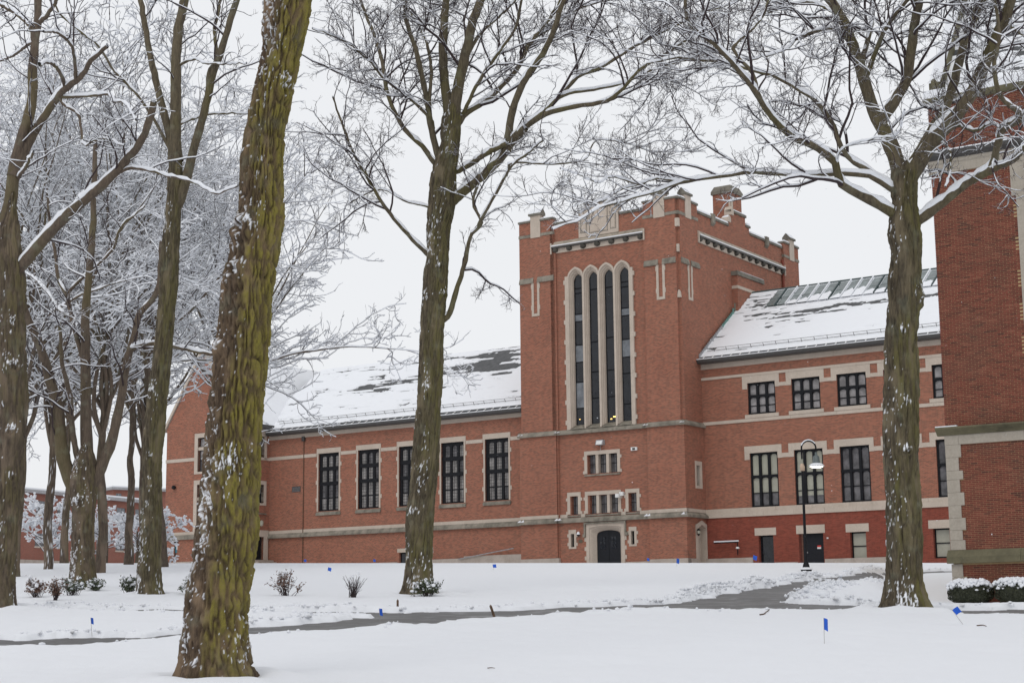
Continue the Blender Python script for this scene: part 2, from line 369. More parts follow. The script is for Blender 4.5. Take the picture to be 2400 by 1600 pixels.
keep = (sdv[:-1, :-1] < .9).reshape(-1)
Qp = Q[keep]; used = np.unique(Qp); remap = np.zeros(nr * nc, int); remap[used] = np.arange(len(used))
Vp = np.stack([GX, GY, base - .065], -1).reshape(-1, 3)[used]
tag(link('asphalt_path', mesh_np('asphalt_path', Vp, remap[Qp]), MT['asphalt']), kind='structure')
# crumbled snow thrown up by the plough along the path
def lumps(n, pts, smin, smax, seed, sub=1):
    r = np.random.default_rng(seed)
    import bmesh
    bm = bmesh.new(); bmesh.ops.create_icosphere(bm, subdivisions=sub, radius=1); bv = np.array([v.co[:] for v in bm.verts]); bf = np.array([[v.index for v in f.verts] for f in bm.faces]); bm.free()
    c = np.asarray(pts); k = len(c); sz = r.uniform(smin, smax, (k, 1, 1)) * r.uniform(.6, 1.3, (k, 1, 3))
    vv = bv[None] * (1 + (r.random((k, len(bv), 1)) - .5) * .55) * sz
    a = r.uniform(0, 6.28, k); ca, sa = np.cos(a)[:, None], np.sin(a)[:, None]
    vv = np.stack([vv[..., 0] * ca - vv[..., 1] * sa, vv[..., 0] * sa + vv[..., 1] * ca, vv[..., 2] * .75], -1) + c[:, None, :]
    return vv.reshape(-1, 3), (bf[None] + (np.arange(k) * len(bv))[:, None, None]).reshape(-1, 3)
cand = np.argwhere(msk & (sdv > -.12) & (sdv < .75) & (GY < 75)); pr = np.exp(-((sdv[tuple(cand.T)] - .25) / .3) ** 2) * np.where(nd[tuple(cand.T)] < .9, .10, 1) * (lump[tuple(cand.T)] + .05)
pr *= GY[tuple(cand.T)] * np.where(GY[tuple(cand.T)] > 42, 1.8, 1) * np.where(GA[tuple(cand.T)] > .05, 1.6, .6) * np.where(GA[tuple(cand.T)] > .232, .15, 1)
pr *= np.where(bd_[tuple(cand.T)] < 1.4, .12, 1)
pick = cand[rng.choice(len(cand), 2600, p=pr / pr.sum())]
pts = np.stack([GX[tuple(pick.T)], GY[tuple(pick.T)], Z[tuple(pick.T)] + .01], -1); pts[:, :2] += rng.normal(0, .06, (len(pts), 2))
V_, T_ = lumps(0, pts, .014, .055, 3)
tag(link('snow_crumbs', mesh_np('snow_crumbs', V_, None, T_), MT['snow']), 'loose lumps of ploughed snow along the path edges', 'snow', kind='stuff')
# ------------------------------------------------------------------ the brick hall: x along the front (to the right), y into the building, z above eye level
OX, OY, HB = 12.95484, 125.0, 4.4
hall = empty('brick_hall', (OX, OY, HB), -YAW, 'red brick hall with a battlemented tower and tall pale stone lancet windows', 'building')
def part(name, mb, mat, parent=None, smooth=False): return link(name, mb.mesh(name, HB, smooth), MT[mat] if isinstance(mat, str) else mat, parent or hall)
LV, RV = .75, 3.15            # fronts of the left and right wings
GB = 2.0                       # walls go down into the ground
TL = -14.8
# --- wing walls
LW = [-36.88 + 4.4875 * i for i in range(5)]; LWW = 2.35
lh = [(u, u + LWW, 10.03, 15.11) for u in LW] + [(-27.85, -26.6, 4.9, 6.15)]
part('left_wing_wall', MB().wall(-42.7, TL + .2, GB, 16.7, LV, lh).quad((-42.7, 20.3, GB), (TL, 20.3, GB), (TL, 20.3, 17), (-42.7, 20.3, 17)), 'brick')
RW = [3.88 + 3.635 * i for i in range(7)]; RWW = 2.3
rh = [(u, u + RWW, 15.57, 18.0) for u in RW] + [(u, u + RWW, 8.54, 12.64) for u in RW]
part('right_wing_wall', MB().wall(0, 29.5, 8.2, 19.4, RV, rh), 'brick')
rl = [(4.40, 5.6, 4.32, 6.42), (7.65, 9.6, 3.6, 6.42), (11.68, 12.9, 4.31, 6.39), (17.9, 19.1, 4.31, 6.39)]
part('right_wing_base_wall', MB().wall(0, 29.5, GB, 8.2, RV - .06, rl, .5).wall(GB, 24, GB, 19.4, 29.5, (), axis='x'), 'brick_red')
# --- windows
def bars(mb, x0, x1, z0, z1, y0, y1): return mb.box(x0, x1, y0, y1, z0, z1)
def arch_fill(mb, x0, x1, z0, z1, y, n=6):
    """spandrels that leave a flat arch inside a rectangle"""
    cx = (x0 + x1) / 2; hw = (x1 - x0) / 2
    up = [(x0 + (x1 - x0) * i / (2 * n), z1) for i in range(2 * n + 1)]
    lo = [(x, z0 + (z1 - z0) * max(0, 1 - ((x - cx) / hw) ** 2) ** .5) for x, _ in up]
    mb.loft(up, lo, [(0, y), (1, y), (1, y + .05)])
def surround(w, x0, x1, z0, z1, v, lint=.44, jamb=.15, sill=.36, blocks=3, top_extra=0, mat='stone'):
    part('lintel', MB().box(x0 - .2, x1 + .2, v - .05, v + .3, z1, z1 + lint), mat, w)
    part('sill', MB().prism([(v - .12, z0 - sill), (v + .33, z0 - sill), (v + .33, z0), (v - .02, z0 - .06), (v - .12, z0 - .16)], x0 - .2, x1 + .2, 'x'), 'stone_w', w)
    for a, b in ((x0 - jamb, x0), (x1, x1 + jamb)):
        part('jamb', MB().box(a, b, v - .04, v + .3, z0, z1), mat, w)
    for i in range(blocks):
        zc = z0 + (z1 - z0) * (i + .65) / (blocks + .3)
        for a, b in ((x0 - jamb - .13, x0 - jamb), (x1 + jamb, x1 + jamb + .13)):
            part('quoin', MB().box(a, b, v - .035, v + .1, zc - .17, zc + .17), mat, w)
for wi, u in enumerate(LW):
    x0, x1, z0, z1 = u, u + LWW, 10.03, 15.11; H = z1 - z0; v = LV
    f = MB(); yf, yb = v + .14, v + .3
    cols = [(x0 + .28, x0 + .80), (x0 + 1.03, x0 + 1.55 - .02), (x0 + 1.78, x1 - .10)]
    rowsf = [(.05, .235), (.30, .495), (.555, .765), (.785, .972)]
    f.box(x0, x1, yb, yb + .03, z0, z1)
    for a, b in [(x0, cols[0][0]), (cols[0][1], cols[1][0]), (cols[1][1], cols[2][0]), (cols[2][1], x1)]: f.box(a, b, yf, yb, z0, z1)
    for a, b in [(0, .05), (.235, .30), (.495, .555), (.765, .785), (.972, 1)]:
        f.box(x0 + .002, x1 - .002, yf + (.05 if b - a < .03 else -.04 if b - a > .055 else .003), yb - .002, z1 - H * b, z1 - H * a)
    fo = part('window', f, 'black')
    ld = MB()
    for ci, (a, b) in enumerate(cols):
        for ri, (p, q) in enumerate(rowsf):
            za, zb = z1 - H * q, z1 - H * p
            dim = rng.random() < .22 or (wi == 0 and ri == 2)
            part('pane', MB().box(a, b, yb - .06, yb - .03, za, zb), 'dimglass' if dim else 'leaded', fo)
            for k in (1, 2): ld.box(a + (b - a) * k / 3 - .012, a + (b - a) * k / 3 + .012, yb - .075, yb - .058, za, zb)
            for k in (1, 2, 3): ld.box(a, b, yb - .073, yb - .059, za + (zb - za) * k / 4 - .01, za + (zb - za) * k / 4 + .01)
            if ri == 0: arch_fill(ld, a, b, zb - .16, zb + .01, yf + .02)
    part('leading', ld, 'black', fo)
    surround(fo, x0, x1, z0, z1, v)
# small cellar window, vent and downpipe on the left wing
c = part('window', MB().box(-27.85, -26.6, LV + .2, LV + .26, 4.9, 6.15), 'black')
part('lintel', MB().box(-28.05, -26.4, LV - .04, LV + .3, 6.15, 6.48), 'stone', c); part('pane', MB().box(-27.7, -26.75, LV + .18, LV + .2, 5.0, 6.05), 'glass', c)
vt = part('vent', MB().box(-39.95, -38.95, LV - .03, LV + .1, 11.88, 12.38), 'dark')
for i in range(5): part('slat', MB().prism([(LV - .09, 11.93 + i * .09), (LV - .03, 11.90 + i * .09), (LV - .03, 11.95 + i * .09)], -39.9, -39.0, 'x'), 'metal', vt)
dp = part('downpipe', MB().tube((-38.57, LV - .09, 4.5), (-38.57, LV - .06, 16.7), .035, 8), 'wood'); part('hopper', MB().box(-38.72, -38.42, LV - .22, LV - .02, 16.35, 16.75), 'dark', dp)

def right_window(x0, z0, z1, split, style):
    x1 = x0 + RWW; v = RV; f = MB(); yf, yb = v + .12, v + .32
    f.box(x0, x1, yb, yb + .03, z0, z1)
    fw = .13; mw = .20; cw = (RWW - 2 * fw - 2 * mw) / 3
    xs = [(x0 + fw + i * (cw + mw), x0 + fw + i * (cw + mw) + cw) for i in range(3)]
    f.box(x0, x0 + fw, yf, yb, z0, z1); f.box(x1 - fw, x1, yf, yb, z0, z1)
    for i in range(2): f.box(xs[i][1], xs[i + 1][0], yf - .05, yb, z0, z1)
    zt = z0 + (z1 - z0) * split
    f.box(x0 + .002, x1 - .002, yf + .003, yb, z0, z0 + .14); f.box(x0 + .002, x1 - .002, yf + .003, yb, z1 - .14, z1); f.box(x0 + .002, x1 - .002, yf - .03, yb - .002, zt - .10, zt + .10)
    lit = [(z0 + .14, zt - .10), (zt + .10, z1 - .14)]
    for a, b in xs:
        for k, (p, q) in enumerate(lit): arch_fill(f, a - .01, b + .01, q - .20, q + .01, yf + .02)
        zm = lit[0][0] + (lit[0][1] - lit[0][0]) * (.45 if style != 'tall' else .5); f.box(a, b, yf + .06, yb - .003, zm - .035, zm + .035)
    fo = part('window', f, 'black'); m = [{'up': ('curtain', 'curtain', 'curtain'), 'blind': ('dimglass', 'blind', 'blind'), 'mid': ('blind', 'blind', 'blind'), 'tall': ('dimglass', 'dimglass', 'dimglass')}[style]][0]
    for a, b in xs:
        zm = lit[0][0] + (lit[0][1] - lit[0][0]) * (.45 if style != 'tall' else .5)
        for (p, q), mm in (((lit[0][0], zm - .035), m[0]), ((zm + .035, lit[0][1]), m[1]), ((lit[1][0], lit[1][1]), m[2])):
            part('pane', MB().box(a, b, yb - .09, yb - .06, p, q), mm, fo)
    if style == 'mid':
        for a, b in xs: part('pane', MB().box(a, b, yb - .11, yb - .089, lit[0][0], lit[0][0] + .55), 'dimglass', fo)
    return fo
for i, u in enumerate(RW):
    fu = right_window(u, 15.57, 18.0, .58, 'up'); fl = right_window(u, 8.54, 12.64, .565, ('blind', 'mid', 'tall', 'tall', 'tall', 'tall', 'tall')[i])
    for fo, zt, zb in ((fu, 18.0, 17.55), (fl, 12.64, 12.15)):
        part('lintel', MB().box(u - .42, u + RWW + .35, RV - .05, RV + .3, zt, zt + (.53 if fo is fl else .72)), 'stone', fo)
        part('jamb', MB().box(u - .42, u - .001, RV - .045, RV + .3, zb, zt), 'stone', fo); part('jamb', MB().box(u + RWW + .001, u + RWW + .35, RV - .045, RV + .3, zb, zt), 'stone', fo)
    part('sill', MB().box(u - .25, u + RWW + .25, RV - .09, RV + .32, 15.30, 15.57), 'stone', fu)
# --- stone courses of the right wing, block by block
def course(name, x0, x1, y0, y1, z0, z1, mat, step=2.1, axis='x'):
    n = max(1, round((x1 - x0) / step)); w = (x1 - x0) / n
    root = None
    for i in range(n):
        a, b = x0 + i * w + (.006 if i else 0), x0 + (i + 1) * w - .006
        mb = MB().box(a, b, y0, y1, z0, z1) if axis == 'x' else MB().box(y0, y1, a, b, z0, z1)
        o = part(name if root is None else 'stone_block', mb, mat, root); root = root or o
    return root
course('frieze', .0, 29.5, RV - .10, RV + .2, 19.39, 19.82, 'stone', 3.5)
course('string_course', .0, 29.5, RV - .08, RV + .2, 18.54, 18.74, 'stone', 3.6)
for i in range(6): part('tie_block', MB().box(RW[i] + RWW + .353, RW[i + 1] - .423, RV - .043, RV + .2, 17.57, 17.85), 'stone')
for i in range(6): part('tie_block', MB().box(RW[i] + RWW + .353, RW[i + 1] - .423, RV - .043, RV + .2, 12.17, 12.50), 'stone')
course('sill_course', .0, 29.5, RV - .07, RV + .2, 15.03, 15.28, 'stone', 3.6)
course('belt_course', .0, 29.5, RV - .10, RV + .2, 8.26, 8.55, 'stone', 3.0)
course('belt_course', .0, 29.5, RV - .16, RV + .2, 7.88, 8.255, 'stone', 2.4)
for a, b, h in ((0, 3.9, 4.82), (5.7, 7.5, 4.38), (9.7, 16.0, 4.52), (19.2, 29.5, 4.6)): part('plinth', MB().box(a, b, RV - .18, RV, GB, h), 'granite')
# ground-floor openings of the right wing
for (x0, x1, z0, z1), kind in zip(rl, ('w', 'd', 'b', 'b')):
    l0, l1, lz = (x0 - .3, x1 + .25, 6.98) if kind != 'd' else (7.48, 9.75, 7.04)
    y = RV + .28
    if kind == 'd':
        d = part('door', MB().box(x0 + .3, x1, y, y + .1, 3.6, 6.42), 'door')
        part('door_frame', MB().box(x0 + .22, x0 + .3, y - .06, y + .1, 3.6, 6.42), 'black', d)
        part('door_notice', MB().box(8.95, 9.25, y - .01, y - .002, 5.42, 5.54), 'red', d); part('door_notice', MB().box(8.95, 9.25, y - .011, y - .002, 5.29, 5.41), 'white', d)
        part('handle', MB().box(8.05, 8.2, y - .06, y, 5.0, 5.1), 'metal', d)
        part('doorbell', MB().lathe((9.95, RV - .10, 5.98), [(0, .0), (.07, .0), (.07, .1), (0, .1)], 10), 'white')
        fo = d
    else:
        f = MB().box(x0, x0 + .1, y, y + .1, z0, z1).box(x1 - .1, x1, y, y + .1, z0, z1).box(x0 + .1, x1 - .1, y + .001, y + .1, z0, z0 + .12).box(x0 + .1, x1 - .1, y + .001, y + .1, z1 - .1, z1)
        if kind == 'b': f.box(x0 + .1, x1 - .1, y - .02, y + .1, 5.33, 5.41)
        fo = part('window', f, 'black')
        if kind == 'b':
            part('pane', MB().box(x0 + .1, x1 - .1, y + .04, y + .06, z0 + .12, 5.33), 'blind', fo); part('pane', MB().box(x0 + .1, x1 - .1, y + .03, y + .06, 5.41, z1 - .1), 'blind', fo)
        else: part('pane', MB().box(x0 + .1, x1 - .1, y + .04, y + .06, z0 + .12, z1 - .1), 'glass', fo)
    part('lintel', MB().box(l0, l1, RV - .09, RV + .3, z1, lz), 'stone', fo)
# --- stone courses of the left wing
course('frieze', -42.7, TL, LV - .12, LV + .2, 16.69, 17.06, 'stone', 2.6)
for a, b in zip([-42.7] + [u + LWW + .2 for u in LW], [u - .2 for u in LW] + [TL]):
    if b - a > .2: part('string_course', MB().box(a + .002, b - .002, LV - .045, LV + .2, 14.86, 15.16), 'stone')
course('belt_course', -42.7, TL, LV - .05, LV + .2, 8.27, 8.54, 'stone', 2.8)
part('weathered_belt', MB().prism([(LV - .26, 7.87), (LV + .1, 7.87), (LV + .1, 8.265), (LV - .06, 8.265), (LV - .26, 8.02)], -42.7, TL, 'x'), 'stone_w')
for a, b, h in ((-42.7, -34, 5.3), (-34, -28, 5.36), (-26.6, -21, 5.46), (-21, TL, 5.62)): part('plinth', MB().box(a, b, LV - .2, LV, GB, h), 'granite')
part('standpipe', MB().tube((-16.0, LV - .3, 6.1), (-21.5, LV - .3, 5.4), .04, 6), 'metal')

# --- roofs with their snow
def roof(name, u0, u1, ve, we, vr, wr, mask, seed, vback):
    p = MB().quad((u0, ve, we), (u1, ve, we), (u1, vr, wr), (u0, vr, wr)).quad((u1, vback, we), (u0, vback, we), (u0, vr, wr), (u1, vr, wr))
    p.quad((u0, vback, we), (u0, ve, we), (u0, vr, wr)).quad((u1, ve, we), (u1, vback, we), (u1, vr, wr))
    r = part(name, p, 'slate')
    L = math.hypot(vr - ve, wr - we); nu, ns = int((u1 - u0) / .14), int(L / .11)
    uu, ss = np.meshgrid(np.linspace(u0, u1, nu), np.linspace(.32, L, ns), indexing='ij')
    k = mask(uu, ss / L)                                        # >0 = bare slate
    rag = (fbm(uu * .40 + seed, ss * 3.2, 6, .62) - .5) * 2.3
    th = sst(.12, -.06, k + rag) * .10 - .02 + (fbm(uu * .7, ss * 1.5 + seed, 3) - .5) * .03
    th[:, 0] = .03
    nx, nz = -(wr - we) / L, (vr - ve) / L
    v = ve + (vr - ve) * ss / L + nx * th; w = we + (wr - we) * ss / L + nz * th
    vv = np.stack([uu, v, w - HB], -1).reshape(-1, 3); ii = np.arange(nu * ns).reshape(nu, ns)
    q = np.stack([ii[:-1, :-1], ii[1:, :-1], ii[1:, 1:], ii[:-1, 1:]], -1).reshape(-1, 4)
    link('snow_cover', mesh_np('roof_snow', vv, q), MT['snow_roof'], r)
    return r, L
def bumpf(uu, tt, u, t, su, st): return np.exp(-((uu - u) / su) ** 2 - ((tt - t) / st) ** 2)
def mask_l(u, t):
    return -.40 + .62 * bumpf(u, t, -22.3, .80, 2.8, .15) + .55 * bumpf(u, t, -26, .72, 6, .17) + .62 * bumpf(u, t, -33.5, .56, 4.2, .13) + .50 * bumpf(u, t, -33, .90, 8, .05) + .35 * bumpf(u, t, -20.5, .60, 2.5, .1)
def mask_r(u, t):
    return -.42 + .48 * bumpf(u, t, 4.5, .56, 4.2, .15) + .46 * bumpf(u, t, 14, .60, 8, .06) + .42 * bumpf(u, t, 1.6, .80, 2.0, .19) + .45 * bumpf(u, t, 22, .60, 6, .06)
rl_, LL = roof('left_wing_roof', -44.5, TL, .25, 17.45, 10.0, 24.42, mask_l, 3.3, 19.8)
rr_, RL = roof('right_wing_roof', .02, 29.5, 2.70, 20.15, 12.0, 26.8, mask_r, 8.1, 21.3)
def gutter(u0, u1, v, w, dz, parent, mat, bstep, n_off):
    g = part('gutter', MB().prism([(v - .42, w - dz + .12), (v - .34, w - dz), (v + .3, w - dz), (v + .3, w - .12), (v - .42, w - .04)], u0, u1, 'x'), mat)
    part('snow_line', MB().box(u0, u1, v - .44, v - .33, w - .045, w + .015), 'snow', g)
    u = u0 + .5
    while u < u1 - .3:
        part('strap', MB().prism([(v - .42, w - .03), (v - .02, w + .20), (v - .02, w + .25), (v - .42, w + .02)], u, u + .055, 'x'), 'white', g); u += bstep
    return g
gutter(-42.4, TL, .30, 17.36, .33, rl_, 'dark', .78, 0); gutter(.05, 29.5, 2.72, 20.12, .34, rr_, 'dark', .78, 0)
for u0, u1, ve, we, dv, dw in ((-41.8, TL, .25, 17.45, .813, .581), (.4, 29.4, 2.70, 20.15, .813, .581)):
    sg = MB(); s0 = 1.05
    nx, nz = -dw, dv
    for h in (.16, .36):
        sg.tube((u0, ve + dv * s0 + nx * h, we + dw * s0 + nz * h), (u1, ve + dv * s0 + nx * h, we + dw * s0 + nz * h), .018, 5)
    g = part('snow_guard', sg, 'dark'); u = u0 + .6
    while u < u1:
        part('bracket', MB().tube((u, ve + dv * s0, we + dw * s0), (u, ve + dv * s0 + nx * .38, we + dw * s0 + nz * .38), .022, 5), 'dark', g); u += 1.05
# skylights along the right ridge
sk = MB(); dv, dw = .813, .581; nx, nz = -dw, dv
def rp(u, s, h): return (u, 2.70 + dv * s + nx * h, 20.15 + dw * s + nz * h)
part('ridge_cap', MB().tube((0.1, 12.0, 26.86), (29.5, 12.0, 26.86), .12, 8), 'skyframe')
skr = part('skylight', sk.quad(rp(2.6, 8.2, .06), rp(29.4, 8.2, .06), rp(29.4, 11.35, .06), rp(2.6, 11.35, .06)), 'skyframe'); u = 2.7
i = 0
while u < 28.6:
    e = 8.6 + 1.1 * rng.random()
    part('pane', MB().quad(rp(u + .06, e if i > 1 else 8.3, .12), rp(u + .80, e if i > 1 else 8.3, .12), rp(u + .80, 11.2, .12), rp(u + .06, 11.2, .12)), 'skylight', skr)
    part('glazing_bar', MB().add([rp(u + .82, 8.2, .1), rp(u + .90, 8.2, .1), rp(u + .90, 11.35, .1), rp(u + .82, 11.35, .1), rp(u + .82, 8.2, .24), rp(u + .90, 8.2, .24), rp(u + .90, 11.35, .24), rp(u + .82, 11.35, .24)], [(4, 5, 6, 7), (0, 1, 5, 4), (1, 2, 6, 5), (3, 0, 4, 7)]), 'skyframe' if rng.random() < .5 else 'snow_roof', skr)
    if i > 1:
        part('snow_patch', MB().add([rp(u + .02, 8.1, .2), rp(u + .86, 8.1, .2), rp(u + .86, e + .1 - .3 * rng.random(), .17), rp(u + .5, e + .5 * rng.random(), .16), rp(u + .02, e - .2, .17)], [(0, 1, 2, 3, 4)]), 'snow_roof', skr)
    part('horizontal_bar', MB().add([rp(u + .06, 9.6, .121), rp(u + .80, 9.6, .121), rp(u + .80, 9.68, .125), rp(u + .06, 9.68, .125)], [(0, 1, 2, 3)]), 'skyframe', skr)
    u += .93; i += 1
# stepped copper flashing where the right roof meets the tower
fl = None
for k in range(26):
    s_ = .1 + k * .30; a = rp(0, s_, 0)
    o = part('flashing' if fl is None else 'flashing_step', MB().box(.001, .05, a[1], a[1] + .25, a[2] - .05, a[2] + .42 if k < 25 else a[2] + .6), 'green_cu' if k > 16 else 'metal', fl); fl = fl or o
fo = part('copper_upstand', MB().prism([(9.3, 24.75), (9.9, 25.1), (12.0, 26.6), (12.0, 27.1), (9.6, 25.9), (9.3, 25.6)], .0, .06, 'x'), 'green_cu')
# ------------------------------------------------------------------ tower
MT['carved'] = stone_mat('dark_carving', (.085, .078, .066), (.03, .028, .024), .7); MT['stone_cornice'] = stone_mat('stained_cornice', (.40, .345, .28), (.14, .125, .10), .7)  # bosses get a darker mottled stone than the frieze
CV = .20                                       # centre wall plane, piers stand proud at 0
def pointed(c, hw, zb, zs, za, n=9):
    a = [math.radians(60) * i / n for i in range(n + 1)]
    L = [(c - hw + 2 * hw * (1 - math.cos(t)), zs + (za - zs) * math.sin(t) / math.sin(math.radians(60))) for t in a]
    R = [(2 * c - x, z) for x, z in L[::-1][1:]]
    return [(c - hw, zb)] + L + R + [(c + hw, zb)]
def tudor(c, hw, zb, zs, za, n=8):
    L = [(c - hw * math.cos(math.pi / 2 * i / n), zs + (za - zs) * (math.sin(math.pi / 2 * i / n) ** .8 * .85 + .15 * i / n)) for i in range(n + 1)]
    return [(c - hw, zb)] + L + [(2 * c - x, z) for x, z in L[::-1][1:]] + [(c + hw, zb)]
lan = (-10.47, -4.20, 15.2, 28.35)
holes = [lan, (-8.7, -5.88, 11.62, 13.1), (-8.62, -5.86, 8.5, 9.93), (-10.3, -9.5, 8.5, 9.93), (-5.05, -4.25, 8.5, 9.93)]
bh = [(-8.89, -5.42, GB, 7.72), (-10.32, -9.9, 5.98, 7.0), (-4.88, -4.46, 6.0, 7.02)]
part('tower_wall', MB().wall(-11.5, -3.1, 7.9, 32.1, CV, holes, .5).wall(-11.5, -3.1, GB, 7.9, CV - .10, bh, .6)
     .wall(3.1, 19.3, GB, 32.1, -.18, (), axis='x').wall(0, 22, GB, 32.1, -14.6, (), axis='x').wall(-14.6, -.2, GB, 32.1, 22.0)
     .quad((-14.6, .2, 31.6), (-.2, .2, 31.6), (-.2, 22, 31.6), (-14.6, 22, 31.6)), 'brick')
pier_holes = lambda a: []
def pier(x0, x1, v0, v1, name):
    return name
part('pier', MB().wall(TL, -11.5, 14.9, 32.55, 0, pier_holes(-13.42), .3).wall(TL - .12, -11.45, GB, 14.9, -.08).wall(0, 3.1, 14.9, 32.55, TL, axis='x').wall(-.08, 3.1, GB, 14.9, TL - .12, axis='x')
     .wall(0, .4, GB, 32.55, -11.5, axis='x').quad((TL, 0, 32.55), (-11.5, 0, 32.55), (-11.5, 3.1, 32.55), (TL, 3.1, 32.55)).wall(-11.8, -11.5, GB, 32, .0), 'brick')
part('pier_strip', MB().box(-11.62, -11.32, .06, .3, GB, 30.0), 'brick')
part('pier', MB().wall(-3.1, -.26, 14.9, 32.55, 0, pier_holes(-1.83), .3).wall(-3.15, .05, GB, 14.9, -.08).wall(0, .3, GB, 32.55, -3.1, axis='x')
     .wall(0, .26, 14.9, 32.55, -.26, axis='x').wall(-.26, 0, 14.9, 32.55, .26)
     .wall(.26, 3.2, 14.9, 32.55, 0, (), axis='x').wall(-.08, 3.2, GB, 14.9, .05, [(1.68, 2.42, 10.3, 11.9), (1.55, 3.1, GB, 7.3)], .5, axis='x', sgn=-1)
     .quad((-3.1, 0, 32.55), (0, 0, 32.55), (0, 3.2, 32.55), (-3.1, 3.2, 32.55)).wall(0, 3, 30, 32.55, -3.1, axis='x'), 'brick')
part('pier', MB().box(-3.0, 0, 19.25, 22.3, GB, 32.55), 'brick')
part('pier_strip', MB().box(-.14, .0, 19.0, 19.3, 20, 31), 'brick_red')
part('corner_stone', MB().box(-.30, -.005, -.01, .29, 30.3, 30.95), 'stone'); part('corner_stone', MB().box(-.24, -.06, .05, .24, 28.3, 28.9), 'stone')
part('corner_stone', MB().prism([(-.28, 24.7), (.0, 24.7), (-.06, 25.15), (-.14, 25.3), (-.22, 25.15)], .03, .27), 'stone')
# lancet group
cs = [-9.47 + 1.435 * i for i in range(4)]
root = None
for i, c in enumerate(cs):
    hw = .7175; outer = pointed(c, hw, 15.2, 27.55, 28.3); glass = pointed(c, .42, 15.55, 27.15, 27.76)
    s_ = MB().loft(outer, glass, [(0, CV), (0, .02), (.30, .02), (.42, .16), (.55, .18), (.66, .30), (.8, .32), (1, .52)])
    s_.quad((c - .7175, .02, 15.2), (c + .7175, .02, 15.2), (c + .42, .52, 15.55), (c - .42, .52, 15.55))
    o = part('lancet_window' if root is None else 'lancet_surround', s_, 'stone', root); root = root or o
    # brickwork above the hoods
    up = [(x, 28.35) for x, z in outer[1:-1]]
    part('brick_spandrel', MB().loft(up, outer[1:-1], [(0, CV), (1, CV)]), 'brick', root)
    zs = [15.55, 16.9, 19.0 + .3 * (i % 2), 20.6, 22.0, 23.9, 24.5, 26.2, 26.6]
    if i in (1, 2): zs = [15.55, 17.6, 19.7, 21.9 + .2 * i, 26.35]
    for k in range(len(zs)):
        za = zs[k] + .05; zb = zs[k + 1] - .05 if k + 1 < len(zs) else None
        m = 'glass_lt' if (i in (0, 3) and k in (5,)) or (i == 3 and k == 3) or (i == 0 and k in (1, 3)) else 'glass'
        if zb: part('pane', MB().box(c - .40, c + .40, .545, .57, za, zb), m, root)
        else: part('pane', MB().prism(pointed(c, .40, za, 27.15, 27.74), .545, .57), m, root)
    part('window_frame', MB().prism(pointed(c, .425, 15.5, 27.15, 27.78), .575, .60), 'black', root)
    part('glazing_bar', MB().box(c - .42, c - .37, .52, .56, 15.55, 27.2).box(c + .37, c + .42, .52, .56, 15.55, 27.2), 'black', root)
    part('mullion_sill', MB().prism([(.0, 15.2), (.55, 15.2), (.55, 15.58), (-.02, 15.22)], c - .55, c + .55, 'x'), 'stone_w', root)
for x0, x1 in ((-10.47, -10.186), (-4.448, -4.20)): part('jamb', MB().box(x0, x1, .025, .5, 15.2, 27.6), 'stone', root)
part('brick_fill', MB().box(-10.47, -10.17, CV, .5, 27.6, 28.36), 'brick', root); part('brick_fill', MB().box(-4.46, -4.2, CV, .5, 27.6, 28.36), 'brick', root)
for k in range(8):
    for x0, x1 in ((-10.60, -10.473), (-4.197, -4.07)): part('quoin', MB().box(x0, x1, .03, .3, 15.6 + k * 1.62, 15.95 + k * 1.62), 'stone', root)
part('interior_lamp', MB().box(-6.50, -6.20, .53, .542, 15.95, 16.05).box(-6.75, -6.6, .53, .542, 15.80, 15.88), 'warm', root)
part('interior_lamp', MB().box(-9.62, -9.52, .53, .542, 16.0, 16.06), 'warm', root)
# plain mullioned windows of the tower
def stonewin(x0, x1, z0, z1, n, gl, v=CV, big=.34, name='window'):
    """stone frame (outer) with n lights"""
    f = part(name, MB().box(x0 + .30, x1 - .12, v + .40, v + .44, z0, z1 - .28), 'black')
    part('lintel', MB().box(x0, x1, v - .06, v + .35, z1 - .30, z1), 'stone', f)
    part('sill', MB().prism([(v - .10, z0 - .18), (v + .42, z0 - .18), (v + .42, z0 + .02), (v - .10, z0 - .08)], x0, x1, 'x'), 'stone_w', f)
    lw = (x1 - x0 - .66 - (n - 1) * .30) / n
    part('jamb', MB().prism([(x0, v - .055), (x0 + .2, v - .055), (x0 + .36, v + .38), (x0, v + .38)][::1], z0, z1 - .3) if False else MB().box(x0, x0 + .25, v - .055, v + .35, z0, z1 - .301), 'stone', f)
    part('jamb', MB().box(x1 - .25, x1, v - .055, v + .35, z0, z1 - .301), 'stone', f)
    for i in range(n):
        a = x0 + .33 + i * (lw + .30)
        if i: part('mullion', MB().box(a - .27, a - .03, v - .02, v + .35, z0, z1 - .301), 'stone', f)
        part('pane', MB().box(a - .02, a + lw + .02, v + .36, v + .385, z0 + .03, z1 - .33), gl[i % len(gl)], f)
        lb = MB()
        for k in (1, 2): lb.box(a + lw * k / 3 - .014, a + lw * k / 3 + .014, v + .345, v + .358, z0 + .05, z1 - .33)
        lb.box(a - .02, a + lw + .02, v + .335, v + .357, (z0 + z1 - .3) / 2 - .025, (z0 + z1 - .3) / 2 + .025)
        part('leading', lb, 'black', f)
    for zc in (z0 + .12, z1 - .55):
        for a, b in ((x0 - .13, x0), (x1, x1 + .13)): part('quoin', MB().box(a, b, v - .05, v + .1, zc - .12, zc + .12), 'stone', f)
    return f
stonewin(-9.0, -5.75, 11.62, 13.40, 3, ['dimglass'])
stonewin(-9.0, -5.75, 8.52, 10.24, 3, ['dimglass']); stonewin(-10.63, -9.40, 8.52, 10.25, 1, ['dimglass']); stonewin(-5.34, -4.10, 8.52, 10.25, 1, ['dimglass'])
